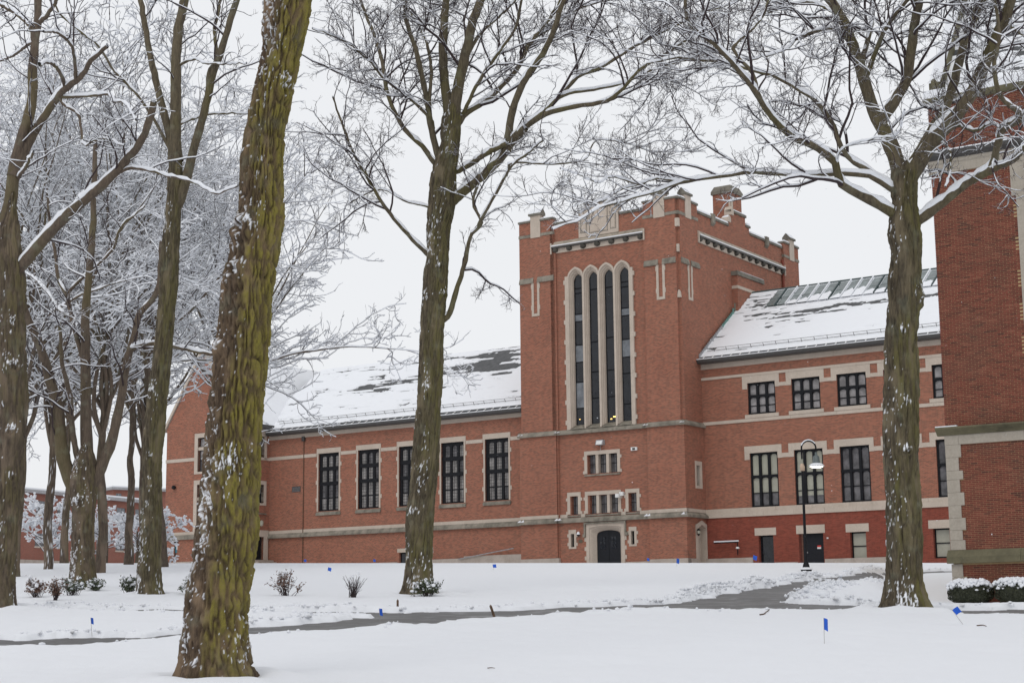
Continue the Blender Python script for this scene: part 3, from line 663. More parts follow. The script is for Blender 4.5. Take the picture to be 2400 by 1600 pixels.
def slit(x0, x1, z0, z1, v):
    f = part('window', MB().box(x0 + .2, x1 - .2, v + .25, v + .3, z0, z1), 'black'); part('lintel', MB().box(x0, x1, v - .05, v + .3, z1 - .32, z1), 'stone', f); part('sill', MB().box(x0, x1, v - .05, v + .3, z0, z0 + .14), 'stone', f)
    part('pane', MB().box(x0 + .2, x1 - .2, v + .22, v + .245, z0 + .14, z1 - .32), 'glass', f)
    for a, b in ((x0, x0 + .19), (x1 - .19, x1)): part('jamb', MB().box(a, b, v - .05, v + .3, z0 + .141, z1 - .321), 'stone', f)
    for zc in (z0 + .35, z1 - .45):
        for a, b in ((x0 - .12, x0), (x1, x1 + .12)): part('quoin', MB().box(a, b, v - .045, v + .1, zc - .12, zc + .12), 'stone', f)
slit(-10.5, -9.81, 5.84, 7.32, CV - .1); slit(-5.06, -4.38, 5.86, 7.34, CV - .1)
# entrance
dv_ = CV - .1
d = part('door', MB().prism(tudor(-7.16, 1.06, 3.6, 6.75, 7.2), dv_ + .50, dv_ + .56), 'door')
part('door_surround', MB().loft([(-8.89, 3.6), (-8.89, 5.6), (-8.89, 6.9), (-8.89, 7.35), (-8.89, 7.72)] + [(-8.89 + 3.46 * k / 10, 7.72) for k in range(1, 10)] + [(-5.43, 7.72), (-5.43, 7.35), (-5.43, 6.9), (-5.43, 5.6), (-5.43, 3.6)],
     tudor(-7.16, 1.06, 3.6, 6.75, 7.2, 8)[0:1] + tudor(-7.16, 1.06, 3.6, 6.75, 7.2, 8)[1:-1] + tudor(-7.16, 1.06, 3.6, 6.75, 7.2, 8)[-1:] if False else
     [(-8.22, 3.6), (-8.22, 5.6), (-8.22, 6.6), (-8.22, 6.72), (-8.21, 6.8)] + [(-7.16 - 1.06 * math.cos(math.pi * k / 10), 6.8 + .40 * math.sin(math.pi * k / 10) ** .7) for k in range(1, 10)] + [(-6.11, 6.8), (-6.10, 6.72), (-6.10, 6.6), (-6.10, 5.6), (-6.10, 3.6)],
     [(0, dv_ + .1), (0, dv_ - .06), (.38, dv_ - .06), (.46, dv_ + .05), (.56, dv_ + .07), (.7, dv_ + .2), (1, dv_ + .48)]), 'stone', d)
hm = MB().box(-9.04, -5.28, dv_ - .18, dv_ + .1, 7.70, 7.82).box(-9.04, -8.92, dv_ - .17, dv_ + .1, 6.95, 7.70).box(-5.40, -5.28, dv_ - .17, dv_ + .1, 6.95, 7.70)
part('hood_mould', hm, 'stone_w', d)
for x in (-9.12, -5.32): part('label_stop', MB().box(x, x + .2, dv_ - .2, dv_ + .1, 6.7, 6.95), 'stone_w', d)
for k in range(4):
    for x0, x1 in ((-9.05, -8.893), (-5.427, -5.27)): part('quoin', MB().box(x0, x1, dv_ - .05, dv_ + .1, 4.2 + k * .72, 4.5 + k * .72), 'stone', d)
part('door_gap', MB().box(-7.175, -7.145, dv_ + .485, dv_ + .499, 3.6, 7.15), 'black', d)
for x in (-7.95, -6.95):
    for k in range(2):
        for j in range(3): part('pane', MB().box(x + k * .27, x + k * .27 + .22, dv_ + .47, dv_ + .495, 5.75 + j * .33, 6.03 + j * .33), 'glass', d)
part('threshold', MB().box(-8.3, -6.0, dv_ - .3, dv_ + .5, 3.6, 4.45), 'granite')
for a, b, h, p in ((TL - .12, -11.3, 5.15, -.16), (-11.3, -8.95, 4.74, .0), (-5.35, -3.15, 4.68, .0), (-3.15, .13, 4.80, -.16)): part('plinth', MB().box(a, b, p, .35, GB, h), 'granite')
part('plinth', MB().box(.0, .13, -.159, 1.5, GB, 4.80), 'granite')
# belts
def belt(z0, z1, z2, pv, mat, name):
    """sloped string course round piers and front"""
    def run(x0, x1, v): part(name, MB().prism([(v - pv, z0), (v + .3, z0), (v + .3, z2), (v - .01, z2), (v - pv, z1)], x0, x1, 'x'), mat)
    run(TL - .25, -11.35, -.08); run(-11.351, -3.12, CV - .08); run(-3.121, .05, -.08)
    part(name, MB().prism([(.05, z0), (.05 + pv, z0), (.05 + pv, z1), (.06, z2), (.05, z2)], -.08 - pv, 3.15), mat)
belt(14.84, 15.0, 15.22, .2, 'stone_w', 'sill_belt'); belt(7.87, 8.05, 8.27, .28, 'stone_w', 'base_belt')
def run2(x0, x1, v, z0, z1, e=0): part('belt_course', MB().box(x0, x1, v - .05 - e, v + .3, z0, z1), 'stone')
run2(TL - .14, -11.4, -.08, 8.275, 8.54); run2(-3.13, .1, -.08, 8.275, 8.54, .003)
for a, b in ((-11.4, -10.63), (-9.4, -9.0), (-5.75, -5.34), (-4.1, -3.13)): run2(a + .002, b - .002, CV, 8.275, 8.54)
part('belt_course', MB().box(.051, .10, -.08, 3.15, 8.275, 8.54), 'stone')
for x in (-14.9, -14.6, -11.4, -11.15, -3.3, -3.05, -.1, .1):
    for zz, s_ in ((8.06, 1.0), (15.0, .6)):
        part('snow_heap', MB().add([(x - .16 * s_, -.38, zz), (x + .16 * s_, -.38, zz), (x + .1 * s_, -.05, zz + .03), (x - .1 * s_, -.05, zz + .03), (x, -.16, zz + .2 * s_)], [(0, 1, 4), (1, 2, 4), (2, 3, 4), (3, 0, 4)]), 'snow')
# T shaped stone mouldings on the piers
def tee(x0, x1, g0, g1, v, axis):
    def bx(a, b, p, z0, z1): return MB().box(a, b, v - p, v + .05, z0, z1) if axis == 'y' else MB().box(v - .05, v + p, a, b, z0, z1)
    t = None
    for a, b in ((x0, g0 - .02), (g1 + .02, x1)):
        if axis == 'y': mb = MB().prism([(v - .12, 27.44), (v + .05, 27.44), (v + .05, 27.9), (v - .02, 27.9), (v - .12, 27.56)], a, b, 'x')
        else: mb = MB().prism([(v + .12, 27.44), (v + .12, 27.56), (v + .02, 27.9), (v - .05, 27.9), (v - .05, 27.44)], a, b)
        o = part('tee_moulding' if t is None else 'tee_arm', mb, 'stone_w', t); t = t or o
    for a, b in ((g0 - .2, g0), (g1, g1 + .2)):
        part('tee_stem', bx(a, b, .05, 24.9, 27.44), 'stone', t)
        for zc in (25.4, 27.15): part('quoin', bx(a - .06, a - .002, .045, zc - .18, zc + .18) if a < g0 else bx(b + .002, b + .06, .045, zc - .18, zc + .18), 'stone', t)
    part('tee_foot', bx(g0 - .2, g1 + .2, .055, 24.68, 24.9), 'stone', t)
tee(TL, -11.5, -13.42, -13.08, 0, 'y'); tee(-3.1, -.3, -1.83, -1.49, 0, 'y'); tee(.3, 3.3, 1.55, 1.85, 0, 'x')
# cornice with carved bosses
def boss(a, v, axis):
    mb = MB(); r_ = .24
    P = (lambda x, y, z: (a + x, v - y, z)) if axis == 'y' else (lambda x, y, z: (v + y, a + x, z))
    n = 8
    for rad, yy in ((r_, .0), (r_ * .95, .14), (r_ * .6, .24)): mb.v += [P(rad * math.cos(t * 2 * math.pi / n) * 1.1, yy, 29.9 + rad * .85 * math.sin(t * 2 * math.pi / n)) for t in range(n)]
    for k in range(2): mb.f += [(k * n + i, k * n + (i + 1) % n, (k + 1) * n + (i + 1) % n, (k + 1) * n + i) for i in range(n)]
    mb.f.append(tuple(range(2 * n, 3 * n)))
    return mb
def cornice(a0, a1, v, axis, nb):
    if axis == 'y':
        c_ = part('cornice', MB().prism([(v - .34, 30.16), (v + .1, 30.16), (v + .1, 30.62), (v - .05, 30.62), (v - .34, 30.24)], a0, a1, 'x'), 'stone_cornice'); part('frieze', MB().box(a0, a1, v - .1, v + .1, 29.66, 30.16), 'stone', c_)
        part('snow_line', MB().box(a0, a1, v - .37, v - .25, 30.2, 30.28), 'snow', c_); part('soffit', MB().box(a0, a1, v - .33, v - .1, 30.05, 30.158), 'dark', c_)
        for x in (a0 - .12, a1): part('end_stone', MB().box(x, x + .12, v - .3, v + .1, 29.6, 30.5), 'stone', c_)
    else:
        c_ = part('cornice', MB().prism([(v - .1, 30.16), (v + .34, 30.16), (v + .34, 30.24), (v + .05, 30.62), (v - .1, 30.62)], a0, a1), 'stone_cornice'); part('frieze', MB().box(v - .1, v + .1, a0, a1, 29.66, 30.16), 'stone', c_)
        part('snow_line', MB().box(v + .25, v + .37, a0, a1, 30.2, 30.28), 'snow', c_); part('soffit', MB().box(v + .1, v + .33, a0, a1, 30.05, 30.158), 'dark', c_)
        for x in (a0 - .12, a1): part('end_stone', MB().box(v - .1, v + .3, x, x + .12, 29.6, 30.5), 'stone', c_)
    for i in range(nb):
        part('carved_boss', boss(a0 + .3 + (a1 - a0 - .6) * i / (nb - 1), v - .1 if axis == 'y' else v + .1, axis), 'carved', c_, True)
cornice(-11.62, -3.1, CV, 'y', 7); cornice(3.32, 19.2, -.18, 'x', 13)
# parapets
def coping(x0, x1, v0, v1, z, h=.2, snow=.16, mat='stone_d'):
    c_ = part('coping', MB().box(x0, x1, v0, v1, z, z + h), mat)
    if snow: part('snow_cap', MB().add([(x0 + .02, v0 + .02, z + h), (x1 - .02, v0 + .02, z + h), (x1 - .02, v1 - .02, z + h), (x0 + .02, v1 - .02, z + h), (x0 + .05, v0 + .10, z + h + snow * .8), (x1 - .05, v0 + .10, z + h + snow), (x1 - .06, v1 - .12, z + h + snow), (x0 + .06, v1 - .1, z + h + snow)], [(4, 5, 6, 7), (0, 1, 5, 4), (1, 2, 6, 5), (2, 3, 7, 6), (3, 0, 4, 7)]), 'snow', c_)
    return c_
coping(-11.5, -9.12, CV - .1, CV + .45, 32.02, .2); coping(-5.38, -3.1, CV - .1, CV + .45, 32.02, .2)
def pblock(x0, x1, v0, v1, ax):
    """stone merlon with a saddle-back cap"""
    b = part('merlon', MB().box(x0, x1, v0, v1, 31.2, 33.05), 'stone')
    if ax == 'y': mb = MB().prism([(v0 - .12, 33.05), (v1 + .06, 33.05), (v1 + .06, 33.25), ((v0 + v1) / 2, 33.62), (v0 - .12, 33.2)], x0 - .14, x1 + .14, 'x'); sn = MB().add([(x0 - .12, v0 - .10, 33.22), (x1 + .12, v0 - .10, 33.22), (x1 + .12, (v0 + v1) / 2, 33.66), (x0 - .12, (v0 + v1) / 2, 33.66)], [(0, 1, 2, 3)])
    else: mb = MB().prism([(x0 - .06, 33.05), (x1 + .12, 33.05), (x1 + .12, 33.2), ((x0 + x1) / 2, 33.62), (x0 - .06, 33.25)], v0 - .14, v1 + .14); sn = MB().add([(x1 + .1, v0 - .12, 33.23), (x1 + .1, v1 + .12, 33.23), ((x0 + x1) / 2, v1 + .12, 33.66), ((x0 + x1) / 2, v0 - .12, 33.66)], [(0, 1, 2, 3)])
    part('merlon_cap', mb, 'stone_d', b); part('snow_cap', sn, 'snow', b)
pblock(-13.65, -12.70, -.06, .5, 'y'); pblock(-2.14, -1.17, -.06, .5, 'y'); pblock(-.5, .06, 1.15, 2.1, 'x'); pblock(-.5, .06, 20.4, 21.35, 'x')
for a, b in ((TL - .03, -13.66), (-12.69, -11.47), (-3.13, -2.15), (-1.16, .03)):
    part('pier_band', MB().box(a, b, -.05, .3, 31.28, 31.52), 'stone_w'); coping(a - .03, b + .0, -.1, .55, 32.53, .16, .12)
for a, b in ((.3, 1.14), (2.11, 3.25), (19.2, 20.39), (21.36, 22.35)):
    part('pier_band', MB().box(-.3, .05, a, b, 31.28, 31.52), 'stone_w'); coping(-.55, .1, a, b, 32.53, .16, .12)
# stone armorial panel in the middle of the front parapet
pn = part('parapet_panel', MB().box(-9.1, -5.4, CV - .12, CV + .4, 30.62, 32.75).box(-8.45, -5.75, CV - .11, CV + .39, 32.75, 33.25), 'stone')
for a, b, z0, z1 in ((-8.9, -8.3, 30.95, 32.4), (-8.1, -6.35, 30.85, 33.0), (-6.15, -5.6, 30.95, 32.4)):
    part('panel_frame', MB().box(a, b, CV - .13, CV - .119, z0, z0 + .05).box(a, a + .05, CV - .13, CV - .118, z0, z1).box(b - .05, b, CV - .13, CV - .118, z0, z1), 'stone_d', pn); part('panel', MB().box(a + .12, b - .12, CV - .16, CV - .121, z0 + .12, z1 - .1), 'stone', pn)
coping(-8.55, -5.65, CV - .2, CV + .5, 33.25, .15, .2); coping(-9.2, -8.56, CV - .18, CV + .45, 32.75, .14, .14); coping(-5.64, -5.3, CV - .18, CV + .45, 32.75, .14, .14)
# stepped side parapet
part('parapet_step', MB().box(-.6, -.18, 9.45, 12.2, 32.1, 33.35).box(-.6, -.181, 9.0, 12.9, 32.1, 32.6), 'brick')
for a, b, z in ((3.25, 8.95, 32.03), (12.95, 19.2, 32.03)):
    coping(-.65, -.08, a, b, z, .2)
    m_ = (a + b) / 2; part('parapet_bracket', MB().prism([(-.18, 31.5), (.02, 31.7), (.04, 32.45), (-.18, 32.5)], m_ - .25, m_ + .25), 'stone_w')
coping(-.66, -.06, 9.4, 12.25, 33.35, .2, .1); coping(-.65, -.07, 8.85, 9.39, 32.6, .18, .2); coping(-.65, -.07, 12.26, 13.0, 32.6, .18, .2)
part('gablet', MB().prism([(8.8, 32.4), (9.3, 32.4), (9.3, 32.75), (9.05, 32.95), (8.8, 32.75)], -.7, -.05, 'x'), 'stone'); part('gablet', MB().prism([(9.4, 33.1), (9.85, 33.1), (9.85, 33.55), (9.62, 33.85), (9.4, 33.55)], -.7, -.05, 'x'), 'stone')
ch = part('chimney', MB().box(-2.3, -.6, 10.56, 12.47, 31.5, 35.35), 'brick')
part('chimney_cap', MB().add([(-2.42, 10.44, 35.3), (-.48, 10.44, 35.3), (-.48, 12.59, 35.3), (-2.42, 12.59, 35.3), (-2.42, 10.44, 35.55), (-.48, 10.44, 35.55), (-.48, 12.59, 35.55), (-2.42, 12.59, 35.55), (-2.2, 10.66, 36.0), (-.7, 10.66, 36.0), (-.7, 12.37, 36.0), (-2.2, 12.37, 36.0)], [(0, 3, 2, 1)] + [(k * 4 + i, k * 4 + (i + 1) % 4, k * 4 + 4 + (i + 1) % 4, k * 4 + 4 + i) for k in (0, 1) for i in range(4)] + [(8, 9, 10, 11)]), 'stone_d', ch)
part('corner_stone', MB().box(-.68, -.59, 10.55, 10.85, 33.8, 34.6).box(-.85, -.6, 10.55, 10.62, 33.8, 34.6), 'stone', ch)
br = part('chimney_breast', MB().box(-.3, .32, 9.33, 14.1, 22, 27.95), 'brick')
part('breast_cap', MB().box(-.3, .42, 9.2, 14.25, 27.95, 28.3), 'stone_d', br); part('breast_band', MB().box(-.3, .36, 9.28, 14.15, 26.85, 27.1), 'stone', br); part('snow_cap', MB().box(-.18, .36, 9.9, 14.2, 28.3, 28.36), 'snow', br)
# slit window and niche door in the tower's right flank
f = part('window', MB().box(-.3, -.28, 1.7, 2.4, 10.3, 11.9), 'black'); part('pane', MB().box(-.28, -.26, 1.72, 2.38, 10.32, 11.88), 'glass', f)
part('window_surround', MB().box(-.2, .09, 1.5, 1.68, 10.12, 12.2).box(-.2, .09, 2.42, 2.6, 10.12, 12.2).box(-.2, .088, 1.68, 2.42, 11.88, 12.2).box(-.2, .088, 1.68, 2.42, 10.12, 10.32).box(-.28, .06, 2.30, 2.42, 10.32, 11.88), 'stone', f)
nd_ = MB(); ap = [(1.3, 3.6), (1.3, 7.35), (2.3, 7.7), (3.14, 7.4), (3.14, 3.6)]; ip = [(1.62, 3.6), (1.62, 7.05), (2.3, 7.38), (3.0, 7.1), (3.0, 3.6)]
for (a, b), (c_, d_), (e, f_), (g, h) in zip(ap[:-1], ap[1:], ip[:-1], ip[1:]):
    nd_.quad((.10, a, b), (.10, c_, d_), (.10, g, h), (.10, e, f_)); nd_.quad((.10, e, f_), (.10, g, h), (-.45, g, h), (-.45, e, f_)); nd_.quad((.10, a, b), (.04, a, b), (.04, c_, d_), (.10, c_, d_))
nd_.quad(*[(-.44, a, b) for a, b in ip])
part('niche', nd_, 'stone')
# fittings on the walls
fx = part('floodlight', MB().prism([(CV - .42, 13.8), (CV, 13.8), (CV, 14.2), (CV - .28, 14.2)], -7.75, -7.1, 'x'), 'metal'); part('lens', MB().quad((-7.68, CV - .43, 13.83), (-7.17, CV - .43, 13.83), (-7.17, CV - .31, 14.12), (-7.68, CV - .31, 14.12)), 'white', fx)
part('conduit', MB().tube((-7.5, CV - .03, 13.4), (-7.5, CV - .03, 13.8), .02, 5), 'metal', fx)
fx = part('alarm_box', MB().box(-4.73, -4.2, CV - .12, CV, 13.18, 13.44), 'white'); part('sounder', MB().box(-4.58, -4.35, CV - .15, CV - .12, 13.22, 13.38), 'dark', fx)
fx = part('wall_camera', MB().box(-5.75, -5.42, CV - .3, CV - .02, 9.75, 10.05), 'white'); part('camera_head', MB().box(-5.99, -5.7, CV - .5, CV - .2, 9.62, 9.9), 'white', fx)
fx = part('globe_lamp', MB().lathe((-9.52, CV - .28, 6.8), [(.0, .0), (.12, .03), (.13, .12), (.0, .15)], 10), 'black'); part('snow_cap', MB().lathe((-9.52, CV - .28, 6.92), [(.14, .0), (.12, .12), (.05, .22), (0, .24)], 10), 'snow', fx)
part('bronze_plaque', MB().box(-9.61, -9.26, dv_ - .03, dv_, 6.28, 6.52), 'bronze')
fx = part('lantern', MB().lathe((.28, 1.35, 6.75), [(.02, -.25), (.10, -.15), (.14, .2), (.02, .32)], 8), 'black'); part('lantern_glass', MB().lathe((.28, 1.35, 6.78), [(.11, -.12), (.15, .1)], 8), 'blind', fx)
fx = part('vent_pipe', MB().tube((.9, RV - .5, 5.98), (2.85, RV - .5, 6.0), .05, 6).tube((2.85, RV - .5, 6.05), (2.85, RV - .5, 5.0), .045, 6).tube((2.5, RV - .5, 6.0), (2.5, RV, 6.0), .04, 6), 'black')
part('snow_cap', MB().box(.9, 2.95, RV - .56, RV - .44, 6.03, 6.12), 'snow', fx); part('pipe_collar', MB().lathe((2.85, RV - .5, 5.5), [(.0, -.02), (.15, .0), (.11, .12), (0, .14)], 10), 'white', fx)

# ------------------------------------------------------------------ gabled wing at the far left, standing forward
GU0, GU1, GV, GA_, GE = -51.4, -42.7, -3.5, 24.6, 18.0
gw = [(-47.5, -45.0, 8.9, 11.2), (-47.5, -45.0, 11.2, 12.9), (-47.5, -45.0, 14.0, 17.0)]
side = [(-.9, .05, 15.1, 17.0), (-.9, .05, 11.0, 12.65), (-1.5, .1, GB, 8.0)]
g = MB().wall(GU0, GU1, GB, GE, GV, [(-47.45, -45.1, 8.75, 12.7), (-47.45, -45.1, 13.85, 16.9)], .4).add([(GU0, GV, GE), (GU1, GV, GE), ((GU0 + GU1) / 2, GV, GA_)], [(0, 1, 2)])
g.wall(GV, LV, GB, GE, GU1, side, .4, axis='x', sgn=-1).wall(GV, 20, GB, GE, GU0, (), axis='x').add([(GU0, 20, GE), (GU1, 20, GE), ((GU0 + GU1) / 2, 20, GA_)], [(0, 1, 2)])
part('gable_wall', g, 'brick')
m_ = (GU0 + GU1) / 2
rg = part('gable_roof', MB().quad((GU1 + .35, GV + .35, GE - .05), (GU1 + .35, 20, GE - .05), (m_, 20, GA_ + .1), (m_, GV + .35, GA_ + .1)).quad((GU0 - .35, GV + .35, GE - .05), (GU0 - .35, 20, GE - .05), (m_, 20, GA_ + .1), (m_, GV + .35, GA_ + .1)), 'slate')
part('snow_cover', MB().quad((GU1 + .30, GV + .5, GE + .06), (GU1 + .30, 20, GE + .06), (m_, 20, GA_ + .22), (m_, GV + .5, GA_ + .22)).quad((GU0 - .30, GV + .5, GE + .06), (GU0 - .30, 20, GE + .06), (m_, 20, GA_ + .22), (m_, GV + .5, GA_ + .22)), 'snow_roof', rg)
for s_ in (GU0, GU1):
    sg_ = 1 if s_ == GU1 else -1
    part('gable_coping', MB().prism([(s_ + sg_ * .3, GE - .3), (s_ + sg_ * .3, GE + .1), (m_, GA_ + .62), (m_, GA_ + .05)], GV - .12, GV + .34), 'stone')
part('eaves_gutter', MB().box(GU1, GU1 + .55, GV, LV + .6, GE - .35, GE - .02), 'dark'); part('frieze', MB().box(GU1 - .1, GU1 + .12, GV, LV, GE - .75, GE - .36), 'stone')
part('string_course', MB().box(GU0 - .05, -47.85, GV - .05, GV + .2, 14.86, 15.16), 'stone'); part('string_course', MB().box(-44.7, GU1 + .04, GV - .05, GV + .2, 14.86, 15.16), 'stone'); part('string_course', MB().box(GU1 - .1, GU1 + .05, GV, LV, 14.86, 15.1), 'stone')
part('belt_course', MB().box(GU0 - .06, GU1 + .06, GV - .06, GV + .2, 8.27, 8.54), 'stone'); part('weathered_belt', MB().box(GU0 - .14, GU1 + .14, GV - .16, GV + .2, 7.86, 8.269), 'stone_w')
part('plinth', MB().box(GU0 - .1, GU1 + .1, GV - .12, GV + .2, GB, 5.9), 'granite')
for z0, z1 in ((8.75, 12.7), (13.85, 16.9)):
    f = part('window', MB().box(-47.45, -45.1, GV + .3, GV + .33, z0, z1), 'black')
    part('window_surround', MB().box(-47.85, -47.45, GV - .05, GV + .3, z0 - .2, z1 + .4).box(-45.1, -44.7, GV - .05, GV + .3, z0 - .2, z1 + .4).box(-47.45, -45.1, GV - .048, GV + .3, z1, z1 + .4).box(-47.45, -45.1, GV - .048, GV + .3, z0 - .2, z0), 'stone', f)
    zt = z0 + (z1 - z0) * .68; part('transom', MB().box(-47.45, -45.1, GV + .02, GV + .3, zt - .14, zt + .14), 'stone', f)
    for k in range(2):
        a = -47.35 + k * 1.2
        for p, q in ((z0 + .1, (z0 + zt) / 2 - .04), ((z0 + zt) / 2 + .04, zt - .2), (zt + .2, z1 - .08)): part('pane', MB().box(a, a + 1.0, GV + .26, GV + .29, p, q), 'dimglass' if p < z0 + 1 else 'curtain', f)
for (a, b, z0, z1) in side[:2]:
    f = part('window', MB().box(GU1 - .34, GU1 - .3, a, b, z0, z1), 'black'); part('pane', MB().box(GU1 - .3, GU1 - .28, a + .1, b - .1, z0 + .1, (z0 + z1) / 2 - .05), 'glass', f); part('pane', MB().box(GU1 - .3, GU1 - .28, a + .1, b - .1, (z0 + z1) / 2 + .05, z1 - .1), 'curtain', f)
    part('window_surround', MB().box(GU1 - .3, GU1 + .05, b, b + .3, z0 - .2, z1 + .35).box(GU1 - .3, GU1 + .05, a - .3, a, z0 - .2, z1 + .35).box(GU1 - .3, GU1 + .048, a, b, z1, z1 + .35).box(GU1 - .3, GU1 + .048, a, b, z0 - .2, z0), 'stone', f)
f = part('door', MB().box(GU1 - .36, GU1 - .3, -1.5, .1, 4, 8.0), 'door'); part('door_surround', MB().box(GU1 - .3, GU1 + .08, .1, .62, GB, 8.6).box(GU1 - .3, GU1 + .08, -2.0, -1.5, GB, 8.6).box(GU1 - .3, GU1 + .078, -1.5, .1, 8.0, 8.6), 'stone', f)
part('lantern', MB().lathe((GU1 + .25, -.45, 9.15), [(.02, -.25), (.16, -.15), (.18, .2), (.02, .32)], 8), 'blind'); part('door_hood', MB().box(GU1, GU1 + .15, -1.6, .3, 10.0, 10.1), 'stone_w')
for i in range(3): part('step', MB().box(GU1, GU1 + 1.6 - i * .35, -1.9, .5, GB, 5.6 + i * .16), 'granite')
part('wall_lamp', MB().lathe((-50.2, GV - .2, 12.6), [(0, -.2), (.2, -.1), (.15, .15), (0, .2)], 8), 'black')
# ------------------------------------------------------------------ brick building close by on the right: bricks laid one by one
NX, NY, NB = 15.19725, 58.0, .5
near = empty('brick_building', (NX, NY, NB), -YAW, 'dark red brick building with stone quoins at the right edge', 'building')
def npart(name, mb, mat, parent=None, smooth=False): return link(name, mb.mesh(name, NB, smooth), MT[mat] if isinstance(mat, str) else mat, parent or near)
def vbrick_mat():
    m, nt, b, N, L = newmat('laid_brick'); a = N('ShaderNodeVertexColor'); a.layer_name = 'mask'; sp = N('ShaderNodeSeparateColor'); L(a.outputs[0], sp.inputs[0])
    oc = N('ShaderNodeNewGeometry').outputs['Position']; n = noise(nt, 22, 4, oc); n2 = noise(nt, .6, 4, oc)
    c = ramp(nt, sp.outputs[0], [(0, (.085, .030, .026)), (.35, (.15, .043, .032)), (.75, (.20, .056, .040)), (1, (.235, .082, .056))])
    c = mixc(nt, .7, c, ramp(nt, n, [(.3, (.7, .7, .7)), (.7, (1.25, 1.25, 1.25))]), 'MULTIPLY')
    c = mixc(nt, ramp(nt, n2, [(.45, (0, 0, 0)), (.75, (.5,) * 3)]), c, (.10, .05, .04))
    L(c, b.inputs['Base Color']); b.inputs['Roughness'].default_value = .85; b.inputs['Specular IOR Level'].default_value = .25; bump(nt, b, n, .4, .004); return m
MT['vbrick'] = vbrick_mat(); MT['mortar'] = stone_mat('tan_mortar', (.42, .30, .165), (.26, .18, .10), .4)
MT['nstone'] = stone_mat('buff_stone', (.40, .36, .305), (.24, .21, .17), .4); MT['nstone_d'] = stone_mat('mossy_ledge', (.16, .145, .09), (.055, .052, .036), .8)
WE = 9.0
nw = npart('brick_wall', MB().wall(.02, WE, -.5, 18.45, .005, [(3.35, 4.75, 8.2, 14.3)], .4).wall(.012, 14, -.5, 18.45, .02, axis='x').wall(0, 14, -.5, 18.45, WE, axis='x').wall(.02, WE, -.5, 18.45, 14), 'mortar')
CH, BL = .065, .24
qz = [6.05, 5.60, 5.14, 4.83, 4.38, 3.93, 3.5, 3.08, 2.74, 2.40]; qw = [.52, .42, .55, .42, .55, .42, .55, .42, .50]
lqz = [1.92, 1.47, 1.0, .4, -.3]; lqw = [.36, .49, .36, .49]
def left_edge(z):
    for k in range(9):
        if qz[k + 1] <= z < qz[k]: return qw[k]
    for k in range(4):
        if lqz[k + 1] <= z < lqz[k]: return lqw[k]
    return 0.0
boxes = []
for r_ in range(int(18.6 / CH)):
    z = -.2 + r_ * CH
    zc = z + CH / 2
    if 6.03 < zc < 6.68 or 1.90 < zc < 2.41 or 15.79 < zc < 16.58: continue
    x = (r_ % 2) * -BL / 2; le = left_edge(zc)
    while x < 6.5:
        a, b = max(x, le), x + BL - .014
        if 14.28 < zc < 15.9 and b > 2.84: b = min(b, 2.84 if zc > 14.6 else 3.0)
        if 8.0 < zc < 14.3 and b > 3.0: b = min(b, 3.0 - (.16 if int(zc / .6) % 2 else 0))
        if b - a > .03: boxes.append((a, b, z + .006, z + CH - .006, x))
        x += BL
boxes = np.array(boxes); tone = np.clip(rng.normal(.5, .22, len(boxes)), 0, 1)
vis = np.argwhere((boxes[:, 2] > 2.41) & (boxes[:, 2] < 4.1) & (boxes[:, 0] < 3.6) & (boxes[:, 1] - boxes[:, 0] > .2)).ravel()[:300]
single = np.zeros(len(boxes), bool); single[vis] = True
B = boxes[~single]; k = len(B); pr_ = -.002 - rng.random(k) * .004
x0, x1, z0, z1 = B[:, 0], B[:, 1], B[:, 2], B[:, 3]; yb_ = np.full(k, .02)
V = np.stack([np.stack(p, -1) for p in ((x0, pr_, z0), (x1, pr_, z0), (x1, pr_, z1), (x0, pr_, z1), (x0, yb_, z0), (x1, yb_, z0), (x1, yb_, z1), (x0, yb_, z1))], 1); V[..., 2] -= NB
bq = np.array([(0, 1, 2, 3), (3, 2, 6, 7), (1, 0, 4, 5), (1, 5, 6, 2), (4, 0, 3, 7)])
Qb = (bq[None] + (np.arange(k) * 8)[:, None, None]).reshape(-1, 4)
tag(link('brickwork', mesh_np('brickwork', V.reshape(-1, 3), Qb, None, np.repeat(tone[~single], 8)[:, None], False), MT['vbrick'], nw), kind='stuff')
bmesh_ = [mesh_np('brick', np.array([(0, -.004, 0), (.226, -.004, 0), (.226, -.004, .053), (0, -.004, .053), (0, .02, 0), (.226, .02, 0), (.226, .02, .053), (0, .02, .053)]), bq, None, np.full((8, 1), tt), False) for tt in (.15, .35, .5, .6, .8, .95)]
for me in bmesh_: me.materials.append(MT['vbrick'])
for i in vis: link('brick', bmesh_[int(np.argmin(np.abs(np.array([.15, .35, .5, .6, .8, .95]) - tone[i])))], None, nw, (boxes[i, 0], 0, boxes[i, 2] - NB))
for k in range(9): npart('quoin', MB().box(-.03, qw[k], -.05, .3, qz[k + 1] + .004, qz[k] - .004), 'nstone', nw)
for k in range(4): npart('quoin', MB().box(-.03, lqw[k], -.05, .3, lqz[k + 1] + .004, lqz[k] - .004), 'nstone', nw)
npart('ledge', MB().prism([(-.30, 6.60), (-.30, 6.66), (.05, 6.70), (.05, 6.38), (-.10, 6.38), (-.16, 6.46)], -.28, WE, 'x'), 'nstone_d'); npart('snow_line', MB().box(-.27, .5, -.29, -.15, 6.66, 6.70), 'snow')
x = -.04
for k, w_ in enumerate((.5, 2.3, 2.4, 2.4, 1.4)): npart('band_block', MB().box(x + .004, x + w_ - .004, -.06, .3, 6.05, 6.379), 'nstone'); x += w_
